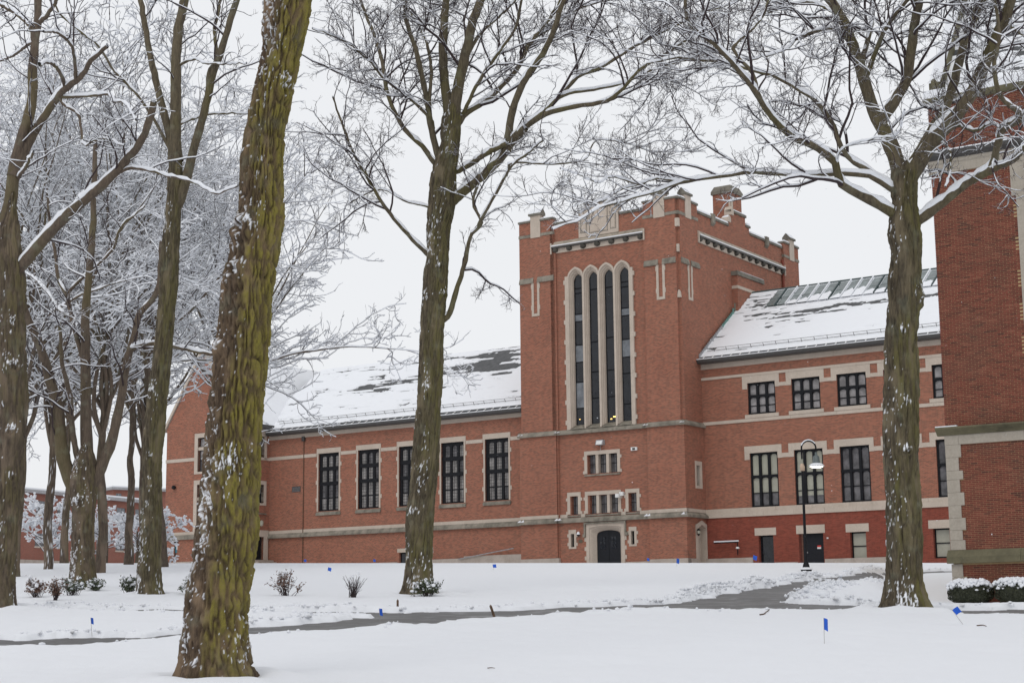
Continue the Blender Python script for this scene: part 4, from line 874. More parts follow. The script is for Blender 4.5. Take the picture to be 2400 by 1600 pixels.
npart('base_ledge', MB().prism([(-.20, 1.94), (.05, 1.94), (.05, 2.40), (-.04, 2.40), (-.20, 2.16)], -.14, 2.42, 'x'), 'nstone_d'); npart('base_ledge', MB().prism([(-.20, 1.94), (.05, 1.94), (.05, 2.40), (-.04, 2.40), (-.20, 2.16)], 2.43, WE, 'x'), 'nstone_d')
npart('cornice_stone', MB().prism([(-.06, 15.81), (.1, 15.81), (.1, 16.3), (-.16, 16.3), (-.12, 16.18), (-.07, 16.12)], -.08, WE, 'x'), 'nstone'); npart('gutter', MB().prism([(-.18, 16.28), (.1, 16.28), (.1, 16.56), (-.30, 16.56), (-.30, 16.42)], -.14, WE, 'x'), 'dark'); npart('snow_line', MB().box(-.12, WE, -.31, -.1, 16.56, 16.61), 'snow')
npart('parapet_coping', MB().prism([(-.10, 18.4), (.3, 18.4), (.3, 18.9), (-.06, 18.9), (-.06, 18.72), (-.14, 18.62), (-.14, 18.5)], -.14, WE, 'x'), 'nstone_d'); npart('snow_cap', MB().prism([(-.12, 18.64), (-.05, 18.73), (-.05, 18.905), (.25, 18.905), (.25, 18.98), (-.06, 18.97), (-.10, 18.76)], -.13, WE, 'x'), 'snow')
npart('kneeler', MB().prism([(.15, 18.85), (.55, 18.85), (.55, 19.1), (.25, 19.42), (.15, 19.36)], .05, .45), 'nstone_d')
# stone frame of the upper window, mostly outside the picture
f = npart('window', MB().box(3.35, 4.75, .3, .35, 8.2, 14.3), 'black')
npart('window_surround', MB().box(3.0, 3.36, -.05, .3, 8.2, 15.8).box(2.84, 3.0, -.049, .3, 14.6, 15.8).box(4.74, 5.1, -.05, .3, 8.2, 15.8).box(3.36, 4.74, -.048, .3, 14.25, 15.8).box(3.36, 4.74, -.06, .3, 7.9, 8.25), 'nstone', f)
for k in range(6): npart('pane', MB().box(3.4 + (k % 2) * .68, 4.02 + (k % 2) * .68, .24, .28, 8.3 + (k // 2) * 2, 10.2 + (k // 2) * 2), 'glass', f)
# steep slate roof behind the parapet with patchy snow; raised coping up its left edge
rt = npart('roof', MB().quad((.3, .3, 18.8), (WE, .3, 18.8), (WE, 5.0, 25.2), (.3, 5.0, 25.2)).quad((.3, 9.7, 18.8), (WE, 9.7, 18.8), (WE, 5.0, 25.2), (.3, 5.0, 25.2)), 'slate')
npart('rake_coping', MB().prism([(.2, 18.85), (.5, 18.85), (5.0, 25.1), (5.0, 25.65), (.2, 19.3)], .02, .5, 'x'), 'nstone_d'); npart('snow_cap', MB().prism([(.15, 19.30), (.2, 19.3), (5.0, 25.65), (5.0, 25.78)], .03, .45, 'x'), 'snow')
uu, ss = np.meshgrid(np.linspace(.5, WE, 110), np.linspace(0, 7.9, 130), indexing='ij')
rag = fbm(uu * 1.1, ss * 4.5, 4) - .47 + .10 * np.sin(ss * 21)
th = sst(-.03, .08, rag + .05) * .09 - .03
vv = np.stack([uu, .3 + ss / 7.94 * 4.7 - .806 * th, 18.8 + ss / 7.94 * 6.4 + .592 * th - NB], -1).reshape(-1, 3); ii = np.arange(110 * 130).reshape(110, 130)
link('snow_cover', mesh_np('slate_snow', vv, np.stack([ii[:-1, :-1], ii[1:, :-1], ii[1:, 1:], ii[:-1, 1:]], -1).reshape(-1, 4)), MT['snow_roof'], rt)

# ------------------------------------------------------------------ low brick building far off on the left, and the one behind it
def far_block(name, label, pa, pb, Ya, Yb, ztop_px, depth, base_z, win):
    A = at(pa[0], pa[1], Ya); Bp = at(pb[0], pb[1], Yb); d = Bp - A; d[2] = 0; Lx = np.linalg.norm(d); rz = math.atan2(d[1], d[0])
    o = empty(name, (A[0], A[1], base_z), rz, label, 'building'); top = A[2]
    def fp(nm, mb, mat, par=None): return link(nm, mb.mesh(nm, base_z), MT[mat], par or o)
    kx = Lx / (pb[0] - pa[0]); holes = [((a - pa[0]) * kx, (a + w - pa[0]) * kx, top - z - h, top - z) for a, w, z, h in win]
    fp('wall', MB().wall(0, Lx, base_z - 3, top, 0, holes, .2).wall(0, depth, base_z - 3, top, 0, axis='x').wall(0, depth, base_z - 3, top, Lx, axis='x').wall(0, Lx, base_z - 3, top, depth), 'brick_far')
    rf = fp('roof', MB().box(-.5, Lx + .5, -.6, depth + .5, top, top + .35), 'metal'); fp('snow_cover', MB().box(-.45, Lx + .45, -.5, depth + .4, top + .35, top + .55), 'snow_roof', rf)
    fp('foundation', MB().box(-.1, Lx + .1, -.15, .1, base_z - 3, base_z + .7), 'granite')
    for a, b, z0, z1 in holes:
        f = fp('window', MB().box(a, b, .12, .2, z0, z1), 'metal')
        for i in range(2):
            for j in range(2): fp('pane', MB().box(a + .1 + i * (b - a) / 2, a + (i + 1) * (b - a) / 2 - .06, .08, .12, z0 + .1 + j * (z1 - z0) / 2, z0 + (j + 1) * (z1 - z0) / 2 - .05), 'glass_lt' if j else 'dimglass', f)
        fp('sill', MB().box(a - .1, b + .1, -.08, .2, z0 - .15, z0), 'stone', f)
    return o
far_block('brick_building', 'low red brick building with a flat snowy roof behind the white ornamental trees', (40, 1152), (350, 1184), 180, 200, 0, 14, 6.9, [(82 + 46.5 * i, 22, z, 1.45) for i in range(6) for z in (.75, 4.3)])
far_block('brick_building', 'flat roofed brick building rising behind the low snowy roof at far left', (266, 1147), (420, 1149), 240, 246, 0, 16, 8, [(272, 13, .5, 1.5), (330, 20, .9, 1.4)])
# ------------------------------------------------------------------ trees
MT['bark_a'] = bark_mat('furrowed_bark', (.15, .105, .068), (.055, .038, .027), (.20, .172, .032))
MT['bark_m'] = bark_mat('grey_olive_bark', (.125, .102, .066), (.040, .032, .023), (.115, .105, .03))
MT['bark_b'] = bark_mat('brown_bark', (.125, .095, .07), (.055, .042, .034), (.12, .105, .035))
MT['limb'] = twig_mat('limb_bark', (.085, .072, .058), .80, .98); MT['twig'] = twig_mat('twig_bark', (.046, .033, .034), .55, .9); MT['twig_far'] = twig_mat('frosted_twig', (.10, .088, .085), -.1, .35)
MT['branch_snow'] = snow_mat('branch_snow', (.80, .82, .86), 40, 6, .3)

def catmull(P, n):
    P = np.asarray(P, float)
    if len(P) == 2: P = np.array([P[0], P.mean(0), P[1]])
    E = np.concatenate([[2 * P[0] - P[1]], P, [2 * P[-1] - P[-2]]]); k = len(P) - 1
    seg = np.linalg.norm(np.diff(P[:, :3], axis=0), axis=1); cum = np.concatenate([[0], np.cumsum(seg)]); s = np.linspace(0, cum[-1], n)
    i = np.clip(np.searchsorted(cum, s, 'right') - 1, 0, k - 1); t = ((s - cum[i]) / (seg[i] + 1e-9))[:, None]
    a, b, c, d = E[i], E[i + 1], E[i + 2], E[i + 3]
    return .5 * (2 * b + (c - a) * t + (2 * a - 5 * b + 4 * c - d) * t ** 2 + (3 * b - a - 3 * c + d) * t ** 3)
def frames(P):
    T = np.gradient(P, axis=-2); T /= np.linalg.norm(T, axis=-1, keepdims=True) + 1e-9
    ref = np.where(np.abs(T[..., 2:3]) > .9, np.array([1., 0, 0]), np.array([0, 0, 1.])); ref = np.broadcast_to(ref[..., :1, :], T.shape) if False else ref
    A = np.cross(T, ref); A /= np.linalg.norm(A, axis=-1, keepdims=True) + 1e-9; Bv = np.cross(A, T)
    return T, A, Bv
def tubes(P, R, m):
    """P (N,n,3), R (N,n) -> verts, quads"""
    N, n, _ = P.shape
    T = np.gradient(P, axis=1); T /= np.linalg.norm(T, axis=-1, keepdims=True) + 1e-9
    mean = T.mean(1, keepdims=True); ref = np.where(np.abs(mean[..., 2:3]) > .75, np.array([0., 1, 0]), np.array([0, 0, 1.])); ref = np.broadcast_to(ref, T.shape)
    A = np.cross(T, ref); A /= np.linalg.norm(A, axis=-1, keepdims=True) + 1e-9; Bv = np.cross(A, T)
    th = np.arange(m) * 2 * np.pi / m
    V = P[:, :, None] + R[:, :, None, None] * (A[:, :, None] * np.cos(th)[:, None] + Bv[:, :, None] * np.sin(th)[:, None])
    idx = np.arange(N * n * m).reshape(N, n, m); j = np.roll(idx, -1, 2)
    Q = np.stack([idx[:, :-1], idx[:, 1:], j[:, 1:], j[:, :-1]], -1).reshape(-1, 4)
    return V.reshape(-1, 3), Q
def grow(p, d, L, r0, n, wig, up, r, tip=.25):
    N = len(p); P = np.empty((N, n + 1, 3)); P[:, 0] = p; d = d / np.linalg.norm(d, axis=1, keepdims=True); drift = r.normal(0, wig * .5, (N, 3))
    for i in range(n):
        d = d + r.normal(0, wig, (N, 3)) + drift; d[:, 2] += up; d /= np.linalg.norm(d, axis=1, keepdims=True)
        P[:, i + 1] = P[:, i] + d * (L / n)[:, None]
    R = r0[:, None] * np.linspace(1, tip, n + 1)[None]
    return P, R
def spawn(P, R, dens, lo, hi, a0, a1, r, t0=.12, rf=.62, rmin=.004, lift=.15, expo=.8, floor=-2.0):
    seg = np.linalg.norm(np.diff(P, axis=1), axis=-1); Ls = seg.sum(1); K = int(dens * Ls.sum())
    who = r.choice(len(P), K, p=Ls / Ls.sum()); t = t0 + (1 - t0) * r.random(K) ** expo; f = t * (P.shape[1] - 1); i = np.minimum(f.astype(int), P.shape[1] - 2); w = (f - i)[:, None]
    p = P[who, i] * (1 - w) + P[who, i + 1] * w; T = P[who, i + 1] - P[who, i]; T /= np.linalg.norm(T, axis=1, keepdims=True) + 1e-9
    rp_ = R[who, i]; q = np.cross(T, r.normal(0, 1, (K, 3))); q /= np.linalg.norm(q, axis=1, keepdims=True) + 1e-9
    a = np.radians(r.uniform(a0, a1, K))[:, None]; d = T * np.cos(a) + q * np.sin(a); d[:, 2] += lift; d[:, 2] = np.maximum(d[:, 2], floor)
    L = r.uniform(lo, hi, K) * (1.15 - .55 * t) * np.clip(Ls[who] / 4, .45, 1.25) ** .5
    return p, d, L, np.maximum(rmin, np.minimum(rp_ * rf, L * .0115 + .0035))
def snow_on(P, R, m, r, thick=.55, add=.008, cut=.80):
    T = np.gradient(P, axis=1); T /= np.linalg.norm(T, axis=-1, keepdims=True) + 1e-9
    flat = np.clip((cut - np.abs(T[..., 2])) / .3, 0, 1) * np.clip(.55 + .9 * r.random(R.shape), 0, 1.15)
    Rs = (R * thick + add) * flat; Ps = P.copy(); Ps[..., 2] += R * .72 * (flat > 0) + Rs * .25
    Rs = np.maximum(Rs, .0005)
    return tubes(Ps, Rs, m)
def join(lst):
    V = []; Q = []; n = 0
    for v, q in lst: V.append(v); Q.append(q + n); n += len(v)
    return np.concatenate(V), np.concatenate(Q)
def mossmask(V, seed, amt):
    n = vn(V[:, 0] * 2.2 + seed, V[:, 1] * 2.2, V[:, 2] * 1.3); return np.stack([np.zeros(len(V)), sst(.5, .8, n) * amt, vn(V[:, 0] * 6, V[:, 1] * 6, V[:, 2] * 3) * .4], 1)

def trunk_mesh(C, Rd, nth, ns, seed, amp, cell, flare=1.0, snow_left=.5, moss=1.0, knots=(), spiral=.15, moss_dir=(.75, -.65), lobes=6, base_snow=1.0, stretch=7.0):
    """bark-covered trunk: C (k,3) centre line from the ground up, Rd radii"""
    CR_ = catmull(np.concatenate([np.asarray(C), np.asarray(Rd)[:, None]], 1), ns); P = CR_[:, :3]; R = CR_[:, 3]
    L = np.concatenate([[0], np.cumsum(np.linalg.norm(np.diff(P, axis=0), axis=1))]); th = np.linspace(0, 2 * np.pi, nth, endpoint=False)
    S, TH = np.meshgrid(L, th, indexing='ij'); RR = R[:, None] + 0 * TH
    rm = float(R.mean()); circ = 2 * np.pi * rm; nc = max(8, round(circ / cell))
    tw = TH + spiral * S / rm * .25 + .25 * (fbm(S * .5 + seed, 0 * S + seed, 2) - .5)
    def per(k, sz, off):                                     # noise that closes round the trunk
        x = np.cos(tw) * k / 6.283; y = np.sin(tw) * k / 6.283; return vn(x + off, y + off * 1.7, S / sz + off)
    wob = (per(nc * .35, cell * 5, 3.1) - .5)
    a = per(nc * 1.0, cell * stretch, seed) * .65 + per(nc * 2.0, cell * stretch * .55, seed + 7) * .35 + wob * .12
    fur = np.abs(2 * a - 1); plate = sst(.0, .42, fur) ** .8
    a2 = per(nc * 2.6, cell * 1.6, seed + 13); fine = per(nc * 5, cell * .8, seed + 21) - .5
    h = (plate - 1) * amp * 1.25 + (a2 - .5) * amp * .6 + fine * amp * .45
    lump = (per(5, rm * 3.0, seed + 31) - .5) * rm * .22 + (per(9, rm * 1.2, seed + 37) - .5) * rm * .06
    fl = np.exp(-S / (rm * 1.5)) * flare; root = .5 + .5 * np.cos(lobes * TH + seed + 1.5 * np.sin(2 * TH + seed))
    rad = RR + h + lump + fl * rm * (.22 + .75 * root * np.exp(-S / (rm * .9)))
    kn = np.zeros_like(rad); hole = np.zeros_like(rad)
    for kz, ka, ks, kh in knots:                            # height, angle, size, height of swelling
        dth = np.angle(np.exp(1j * (TH - ka))) * rm; d2 = np.hypot(dth, (S - kz) * .9); kn += np.exp(-(d2 / ks) ** 2) * kh * (1 + .35 * np.cos(d2 / ks * 9)); hole += sst(ks * .42, ks * .25, d2) * kh * .9
    rad = rad + kn - hole
    T = np.gradient(P, axis=0); T /= np.linalg.norm(T, axis=1, keepdims=True); A = np.cross(np.array([0., 1, 0]), T); A /= np.linalg.norm(A, axis=1, keepdims=True); Bv = np.cross(T, A)
    nrm = A[:, None] * np.cos(th)[None, :, None] + Bv[:, None] * np.sin(th)[None, :, None]         # angle 0 = right in the photo, -90 deg = towards the camera
    V = P[:, None] + nrm * rad[..., None]
    slope = -np.gradient(rad, axis=0) / (np.gradient(L)[:, None] + 1e-6)
    left = np.clip(-nrm[..., 0] * .8 - nrm[..., 1] * .35 + .15, 0, 1)
    patch = fbm(S * 1.1 + seed, np.cos(TH) * 1.4 + seed, 3); fleck = per(nc * 3.0, cell * 1.2, seed + 51) * .5 + per(nc * 6.5, cell * .55, seed + 57) * .5
    kz_ = np.clip(sum(np.exp(-((S - kz - ks * .6) / (ks * .8)) ** 2 - (np.angle(np.exp(1j * (TH - ka))) * rm / ks) ** 2) for kz, ka, ks, kh in knots), 0, 1) if knots else 0
    want = snow_left * left * sst(.42, .66, patch) + base_snow * .95 * np.exp(-S / (rm * 1.9)) * sst(.38, .62, per(6, rm * 2, seed + 71)) + .75 * kz_ + .25 * np.clip(slope * .8, 0, 1) * (.4 + left)
    snow = sst(.0, .07, fleck - (.82 - .36 * np.clip(want, 0, 1)) + (1 - plate) * .10 * left) * (want > .08)
    V = V + nrm * (snow * amp * .45)[..., None]
    md = nrm[..., 0] * moss_dir[0] + nrm[..., 1] * moss_dir[1]
    mo = np.clip(sst(.31, .72, fbm(S * .8 + seed * 2, np.cos(TH + .5) * 1.2 + 3, 3) * .65 + .38 * np.clip(md, -.2, 1)) * moss * (.15 + .85 * plate) * (.45 + .9 * a2), 0, 1)
    tone = sst(.55, .8, per(nc * .5, cell * 6, seed + 91)) * .7
    idx = np.arange(ns * nth).reshape(ns, nth); j = np.roll(idx, -1, 1); Q = np.stack([idx[:-1], j[:-1], j[1:], idx[1:]], -1).reshape(-1, 4)
    return V.reshape(-1, 3), Q, np.stack([snow, mo, tone], -1).reshape(-1, 3)

def limbs3d(lst, Y, r, n=30, trunk_px=()):
    """traced limbs: (points in photo pixels, width at start, width at end, depth change); each grows out of the wood nearest to its start"""
    P = []; R = []; chains = []
    def dense(q):
        q = np.asarray(q, float); out = []
        for i in range(len(q) - 1):
            m = max(2, int(np.hypot(*(q[i + 1, :2] - q[i, :2])) / 4)); out += [q[i] + (q[i + 1] - q[i]) * j / m for j in range(m)]
        return np.array(out + [q[-1]])
    if len(trunk_px): chains.append(dense([(x, y, Y) for x, y, w in trunk_px]))
    for pts, w0, w1, dY in lst:
        k = len(pts); Ys = Y; pre = []
        best = None
        for c in chains:
            d = np.hypot(c[:, 0] - pts[0][0], c[:, 1] - pts[0][1]); j = int(np.argmin(d))
            if best is None or d[j] < best[0]: best = (d[j], c, j)
        if best is not None and best[0] < 70:
            c, j = best[1], best[2]; Ys = c[j, 2]; pre = [tuple(c[max(0, j - int((10 + .7 * w0) / 4))])]
        q = np.array(pre + [(x, y, Ys + (dY + (Ys - Y) * .3) * (i / (k - 1)) ** 1.2) for i, (x, y) in enumerate(pts)])
        chains.append(catmull(q, 50))
        c = catmull(np.array([at(*v) for v in q]), n)
        c[2:-1] += r.normal(0, .012, (n - 3, 3)) * np.linspace(.2, 1, n - 3)[:, None]
        sw = np.linspace(w0, w1, n) * (1 + .30 * np.exp(-np.arange(n) / 2.0))
        P.append(c); R.append(px2m(sw, Y) / 2)
    return np.array(P), np.array(R)
def crown(P0, R0, r, dens=(1.3, 2.6, 5.0, 7.0), lens=((.9, 2.6), (.5, 1.3), (.22, .6), (.10, .28)), rmin=(.011, .0075, .0055, .0042), lift=(.18, .12, .1, .05), t0=.18, snow_levels=2, snow_add=.007, levels=4):
    lev = []; P, R = P0, R0; sn = [snow_on(P0, R0, 7, r, .80, .017, .97)]
    for k in range(levels):
        p, d, L, rr = spawn(P, R, dens[k], *lens[k], 28, 68, r, t0 if k == 0 else .2, .6, rmin[k], lift[k], floor=(-.08, -.3, -2, -2)[k])
        P, R = grow(p, d, L, rr, (9, 6, 3, 2)[k], (.16, .20, .22, .25)[k], (.03, .02, .015, .0)[k], r, (.4, .5, .6, .7)[k])
        lev.append((P, R))
        if k < snow_levels: sn.append(snow_on(P, R, 4 if k == 0 else 3, r, .85, snow_add, .93))
    return lev, join(sn)
def make_tree(label, base_px, Y, trunk, limbs, mat, seed, tk, ck, group=None, name='bare_tree'):
    """trunk: list of (x, y, half width) in photo pixels from the base up"""
    r = np.random.default_rng(seed); tr = np.array(trunk, float)
    C = np.array([at(x, y, Y) for x, y, w in tr]); g = gz1(C[0, 0], Y); C[0, 2] = min(C[0, 2], g) - .12
    Rd = px2m(tr[:, 2], Y)
    root = empty(name, (C[0, 0], Y, g), 0, label, 'tree', group); off = np.array([C[0, 0], Y, g])
    V, Q, A = trunk_mesh(C, Rd, seed=seed, **tk)
    link('trunk', mesh_np('trunk', V - off, Q, None, A), MT[mat], root)
    if limbs:
        P0, R0 = limbs3d(limbs, Y, r, 30, trunk)
        for i in range(len(P0)):
            v, q = tubes(P0[i:i + 1], R0[i:i + 1] * (1 + r.normal(0, .04, R0[i:i + 1].shape)), 12)
            link('limb', mesh_np('limb', v - off, q, None, mossmask(v, seed + i, .45)), MT[mat], root)
        lev, (sv, sq) = crown(P0, R0, r, **ck)
        v, q = join([tubes(P, R, (5, 4, 3, 3)[k]) for k, (P, R) in enumerate(lev)])
        link('crown', mesh_np('crown', v - off, q), MT['twig'], root)
        tag(link('snow_on_branches', mesh_np('snow_on_branches', sv - off, sq), MT['branch_snow'], root), kind='stuff')
    return root
Z1 = lambda L, ox=0, oy=0, s=2.94: [(ox + x / s, oy + y / s) for x, y in L]
K2 = lambda L: Z1(L, 800, 0); K3 = lambda L: Z1(L, 1600, 0); K1 = lambda L: Z1(L, 0, 0); K4 = lambda L: Z1(L, 0, 533)
# foreground tree
YA = 18.2
TA = [(508, 1592, 74), (507, 1543, 73), (514, 1406, 72), (534, 1236, 70), (542, 1066, 68), (552, 941, 66.5), (570, 805, 65.5), (583, 669, 64), (604, 533, 57), (615, 400, 53.5), (630, 272, 51), (644, 190, 53), (655, 136, 52), (676, 0, 57), (692, -100, 56), (700, -160, 40), (702, -180, 8)]
ckA = dict(dens=(.9, 2.2, 4.5, 5.0), t0=.35)
LA = [([(698, -140), (712, -300), (720, -450), (735, -800)], 112, 80, 0), ([(705, -200), (640, -380), (560, -520), (480, -640)], 34, 14, 2), ([(715, -420), (800, -560), (920, -640), (1040, -700)], 36, 12, -2), ([(705, -250), (780, -330), (880, -330), (960, -250), (1010, -160)], 14, 5, -2.5), ([(700, -150), (620, -220), (530, -210), (450, -140), (410, -60)], 13, 5, -1.5), ([(735, -800), (740, -1000), (700, -1200)], 60, 20, 0)]
make_tree('huge leaning furrowed trunk with yellow-green moss in the left foreground', 508, YA, TA, LA, 'bark_a', 11,
          dict(nth=220, ns=580, stretch=4.2, amp=.040, cell=.044, flare=1.2, snow_left=.55, moss=1.0, spiral=.35, knots=((5.05, -2.2, .16, .09), (4.55, -2.05, .11, .07), (6.75, -.75, .16, .05), (3.7, -2.6, .12, .05), (2.35, -1.55, .22, .015)), lobes=5, base_snow=.9), ckA)
# middle tree
YM = 41.0
TM = [(983, 1396, 36), (982, 1338, 33), (986, 1202, 32), (998, 1066, 32), (1005, 941, 30.5), (1011, 805, 30.5), (1020, 669, 29.5), (1027, 600, 26), (1028, 533, 29), (1036, 476, 33), (1041, 400, 31), (1054, 340, 25), (1057, 290, 24), (1060, 250, 16), (1062, 215, 3)]
LM = [(K2([(770, 1380), (950, 1230), (1100, 1090), (1190, 960), (1270, 880)]), 26, 17, -1.0),
      (K2([(1150, 960), (1170, 800), (1230, 620), (1300, 500), (1410, 330), (1490, 130), (1545, -60), (1600, -300)]), 19, 9, -2.0),
      (K2([(1200, 930), (1380, 800), (1560, 745), (1820, 700), (1930, 620), (2060, 480), (2250, 360), (2500, 200)]), 15, 4, -2.5),
      (K2([(1400, 770), (1560, 600), (1650, 515), (1800, 460), (2000, 330), (2200, 230), (2400, 130), (2700, 20)]), 12, 4, 1.5),
      (K2([(1580, 640), (1750, 615), (1950, 570), (2150, 480), (2352, 420), (2600, 350)]), 8, 4, 2.0),
      (K2([(815, 1175), (1000, 1060), (1140, 985)]), 13, 12, -.8),
      (K2([(800, 860), (860, 780), (1000, 690), (1200, 490), (1290, 310), (1380, 200), (1480, 60), (1560, -100)]), 15, 7, 1.5),
      (K2([(1300, 285), (1450, 190), (1640, 60), (1850, 0), (2100, -40)]), 9, 4, 3.0),
      (K2([(830, 800), (950, 560), (1100, 340), (1200, 190), (1240, 0), (1280, -200)]), 10, 5, -2.0),
      (K2([(640, 1120), (560, 1010), (420, 870), (320, 650), (280, 420), (220, 230), (130, 0), (60, -200)]), 13, 6, 1.5),
      (K2([(660, 1050), (620, 880), (590, 700), (560, 550), (510, 330), (450, 150), (430, -60), (400, -300)]), 17, 8, -1.5),
      (K2([(610, 640), (620, 480), (590, 300), (540, 180), (470, 60), (430, -120)]), 9, 5, 2.2),
      (K2([(620, 830), (450, 660), (300, 550), (200, 430), (0, 270), (-200, 200)]), 8, 3, -2.5),
      (Z1([(590, 180), (415, 0), (270, -185), (150, -395), (70, -540), (0, -730), (-60, -900)], 800, 533), 11, 4, -1.5),
      (K2([(600, 1425), (440, 1385), (300, 1310), (180, 1330), (60, 1400)]), 6, 3, 2.0),
      (Z1([(735, 610), (790, 440), (850, 250), (890, 60), (965, -30), (905, -165), (940, -280)], 800, 533), 15, 5, -1.0),
      (K2([(960, 1520), (1080, 1310), (1170, 1150), (1290, 1050), (1390, 970)]), 8, 4, -2.5),
      (K2([(745, 800), (715, 600), (700, 400), (705, 200), (720, 0), (730, -300)]), 26, 14, .4),
      (K2([(775, 800), (800, 620), (850, 400), (900, 170), (960, 0), (1040, -300)]), 30, 16, -.6),
      (K2([(870, 380), (960, 230), (1090, 110), (1200, 0), (1300, -120)]), 10, 6, 1.0),
      (K2([(1180, 1120), (1450, 1130), (1680, 1100), (1730, 1000), (1800, 960), (2000, 1000), (2200, 1080)]), 5, 2.5, 1.2)]
ck = dict(dens=(1.9, 3.8, 7.0, 8.5), lens=((1.1, 3.1), (.55, 1.5), (.25, .7), (.13, .36)))
make_tree('tall straight bare tree with forking crown in front of the left wing windows', 983, YM, TM, LM, 'bark_m', 23,
          dict(nth=128, ns=400, amp=.03, cell=.058, flare=1.5, snow_left=.5, moss=.8, spiral=-.1, knots=((3.15, -2.0, .12, .05), (5.2, -1.8, .12, .05), (7.6, -.6, .12, .06), (8.3, -1.2, .10, .05), (2.1, -2.3, .14, .04))), ck)
# right tree
YR = 31.0
TR = [(2122, 1432, 46), (2119, 1338, 40.5), (2117, 1202, 41.5), (2112, 1066, 42), (2115, 941, 43), (2112, 805, 38), (2121, 669, 41), (2126, 600, 37), (2121, 545, 41), (2121, 476, 30), (2120, 425, 32), (2124, 398, 30), (2125, 384, 18), (2126, 376, 4)]
LR = [(K3([(1500, 1200), (1420, 950), (1330, 800), (1250, 550), (1170, 300), (1100, 130), (1020, 0), (950, -150), (880, -350)]), 36, 20, 1.5),
      (K3([(1370, 860), (1450, 720), (1550, 530), (1580, 300), (1610, 100), (1630, -60), (1640, -350)]), 30, 18, -1.5),
      (K3([(1575, 1150), (1720, 900), (1830, 700), (1900, 450), (1960, 250), (2060, 0), (2150, -250)]), 27, 16, 1.2),
      (K3([(1600, 1160), (1740, 950), (1880, 800), (2000, 620), (2120, 350), (2220, 130), (2280, -40), (2400, -300)]), 38, 20, -1.5),
      (K3([(1500, 1510), (1350, 1410), (1200, 1330), (1085, 1260), (1050, 1120), (950, 1030), (800, 970), (650, 850), (550, 720), (480, 600), (340, 440), (230, 320), (40, 150), (20, -50)]), 24, 7, -2.5),
      (K3([(1450, 1300), (1300, 1190), (1120, 1060), (1040, 870), (930, 710), (820, 630), (640, 530), (440, 470), (250, 430), (0, 400), (-250, 440)]), 16, 5, 2.0),
      (K3([(1430, 1300), (1300, 1215), (1100, 1195), (900, 1210), (700, 1200), (450, 1190), (250, 1220), (0, 1250), (-178, 1320), (-400, 1380), (-600, 1440), (-740, 1520), (-900, 1580)]), 14, 3, -2.0),
      ([(1593, 425), (1540, 419), (1498, 432), (1455, 445), (1402, 475), (1360, 500)], 7, 2.5, .8), ([(1498, 432), (1434, 415), (1402, 428), (1353, 408), (1313, 396)], 5, 2, -.8),
      (K3([(1600, 1540), (1760, 1420), (1980, 1250), (2120, 1165), (2180, 960), (2230, 880), (2330, 815), (2500, 740)]), 25, 13, -2.0),
      (K3([(2120, 1175), (2270, 1110), (2352, 1030), (2480, 900)]), 16, 9, -2.6),
      (K3([(2345, 805), (2200, 680), (2160, 560), (2150, 420), (2180, 250), (2150, 0), (2120, -200)]), 13, 6, 1.0),
      (K3([(520, 650), (480, 500), (350, 340), (450, 230), (540, 130), (590, 0), (620, -150)]), 11, 5, 1.5),
      (K3([(1240, 420), (1300, 180), (1310, 0), (1330, -200)]), 14, 9, 2.0), (K3([(1280, 490), (1400, 200), (1550, 0), (1700, -180)]), 13, 7, -2.0),
      (K3([(1060, 210), (950, 210), (800, 260), (680, 360), (450, 420)]), 10, 4, -2.0), (K3([(1060, 100), (900, 20), (780, 30), (560, 100), (400, 180)]), 8, 3, 2.0),
      (K3([(1060, 1130), (1110, 1020), (1300, 960), (1480, 920), (1530, 760)]), 4, 2, -2.0), (K3([(2240, 170), (2270, 190), (2352, 250), (2450, 330)]), 9, 5, .5), (K3([(1760, 980), (1840, 1040), (1840, 1200), (1810, 1290)]), 6, 2.5, -.8), (K3([(1890, 870), (2020, 900), (2120, 850), (2190, 880)]), 9, 4, -1.2)]
make_tree('big spreading bare tree with a knot hole beside the near brick building', 2122, YR, TR, LR, 'bark_m', 31,
          dict(nth=160, ns=380, amp=.036, cell=.068, flare=1.6, snow_left=.18, moss=.9, spiral=.12, knots=((3.05, -1.35, .10, .06), (3.95, -1.55, .11, .05), (5.3, -1.7, .10, .05), (6.0, -.35, .2, .07)), lobes=7, base_snow=1.2), dict(dens=(2.2, 4.2, 7.5, 10), lens=((1.0, 2.9), (.5, 1.35), (.22, .62), (.12, .32)), rmin=(.010, .0065, .0048, .0036)))
# three trees on the left
YB = 42.0
TB = [(352, 1400, 31), (350, 1338, 26), (355, 1202, 25), (358, 1066, 24), (368, 941, 26), (383, 805, 22.5), (394, 669, 23), (403, 533, 21), (409, 460, 19), (411, 390, 17), (412, 340, 14), (412, 300, 3)]
LB = [(K1([(1205, 1020), (1210, 850), (1210, 700), (1215, 400), (1230, 200), (1270, 0), (1300, -250)]), 30, 20, .5), (K1([(1230, 1400), (1280, 1250), (1330, 1050), (1400, 800), (1460, 550), (1540, 300), (1630, 0), (1700, -200)]), 24, 14, -1.0),
      (K1([(1190, 1020), (1130, 780), (1070, 550), (1010, 250), (970, 0), (940, -200)]), 20, 12, 1.0), (K1([(1170, 1030), (1040, 790), (900, 600), (780, 480), (680, 320), (560, 220), (400, 80), (370, -60)]), 8, 4, -1.5),
      (K1([(1440, 500), (1490, 400), (1480, 200), (1510, 60), (1530, -120)]), 10, 7, 1.5), (K1([(1240, 860), (1330, 820), (1440, 790), (1700, 785), (1900, 810)]), 7, 3, 1.5), (K1([(1230, 460), (1340, 410), (1440, 440), (1700, 440)]), 7, 3, -1.5)]
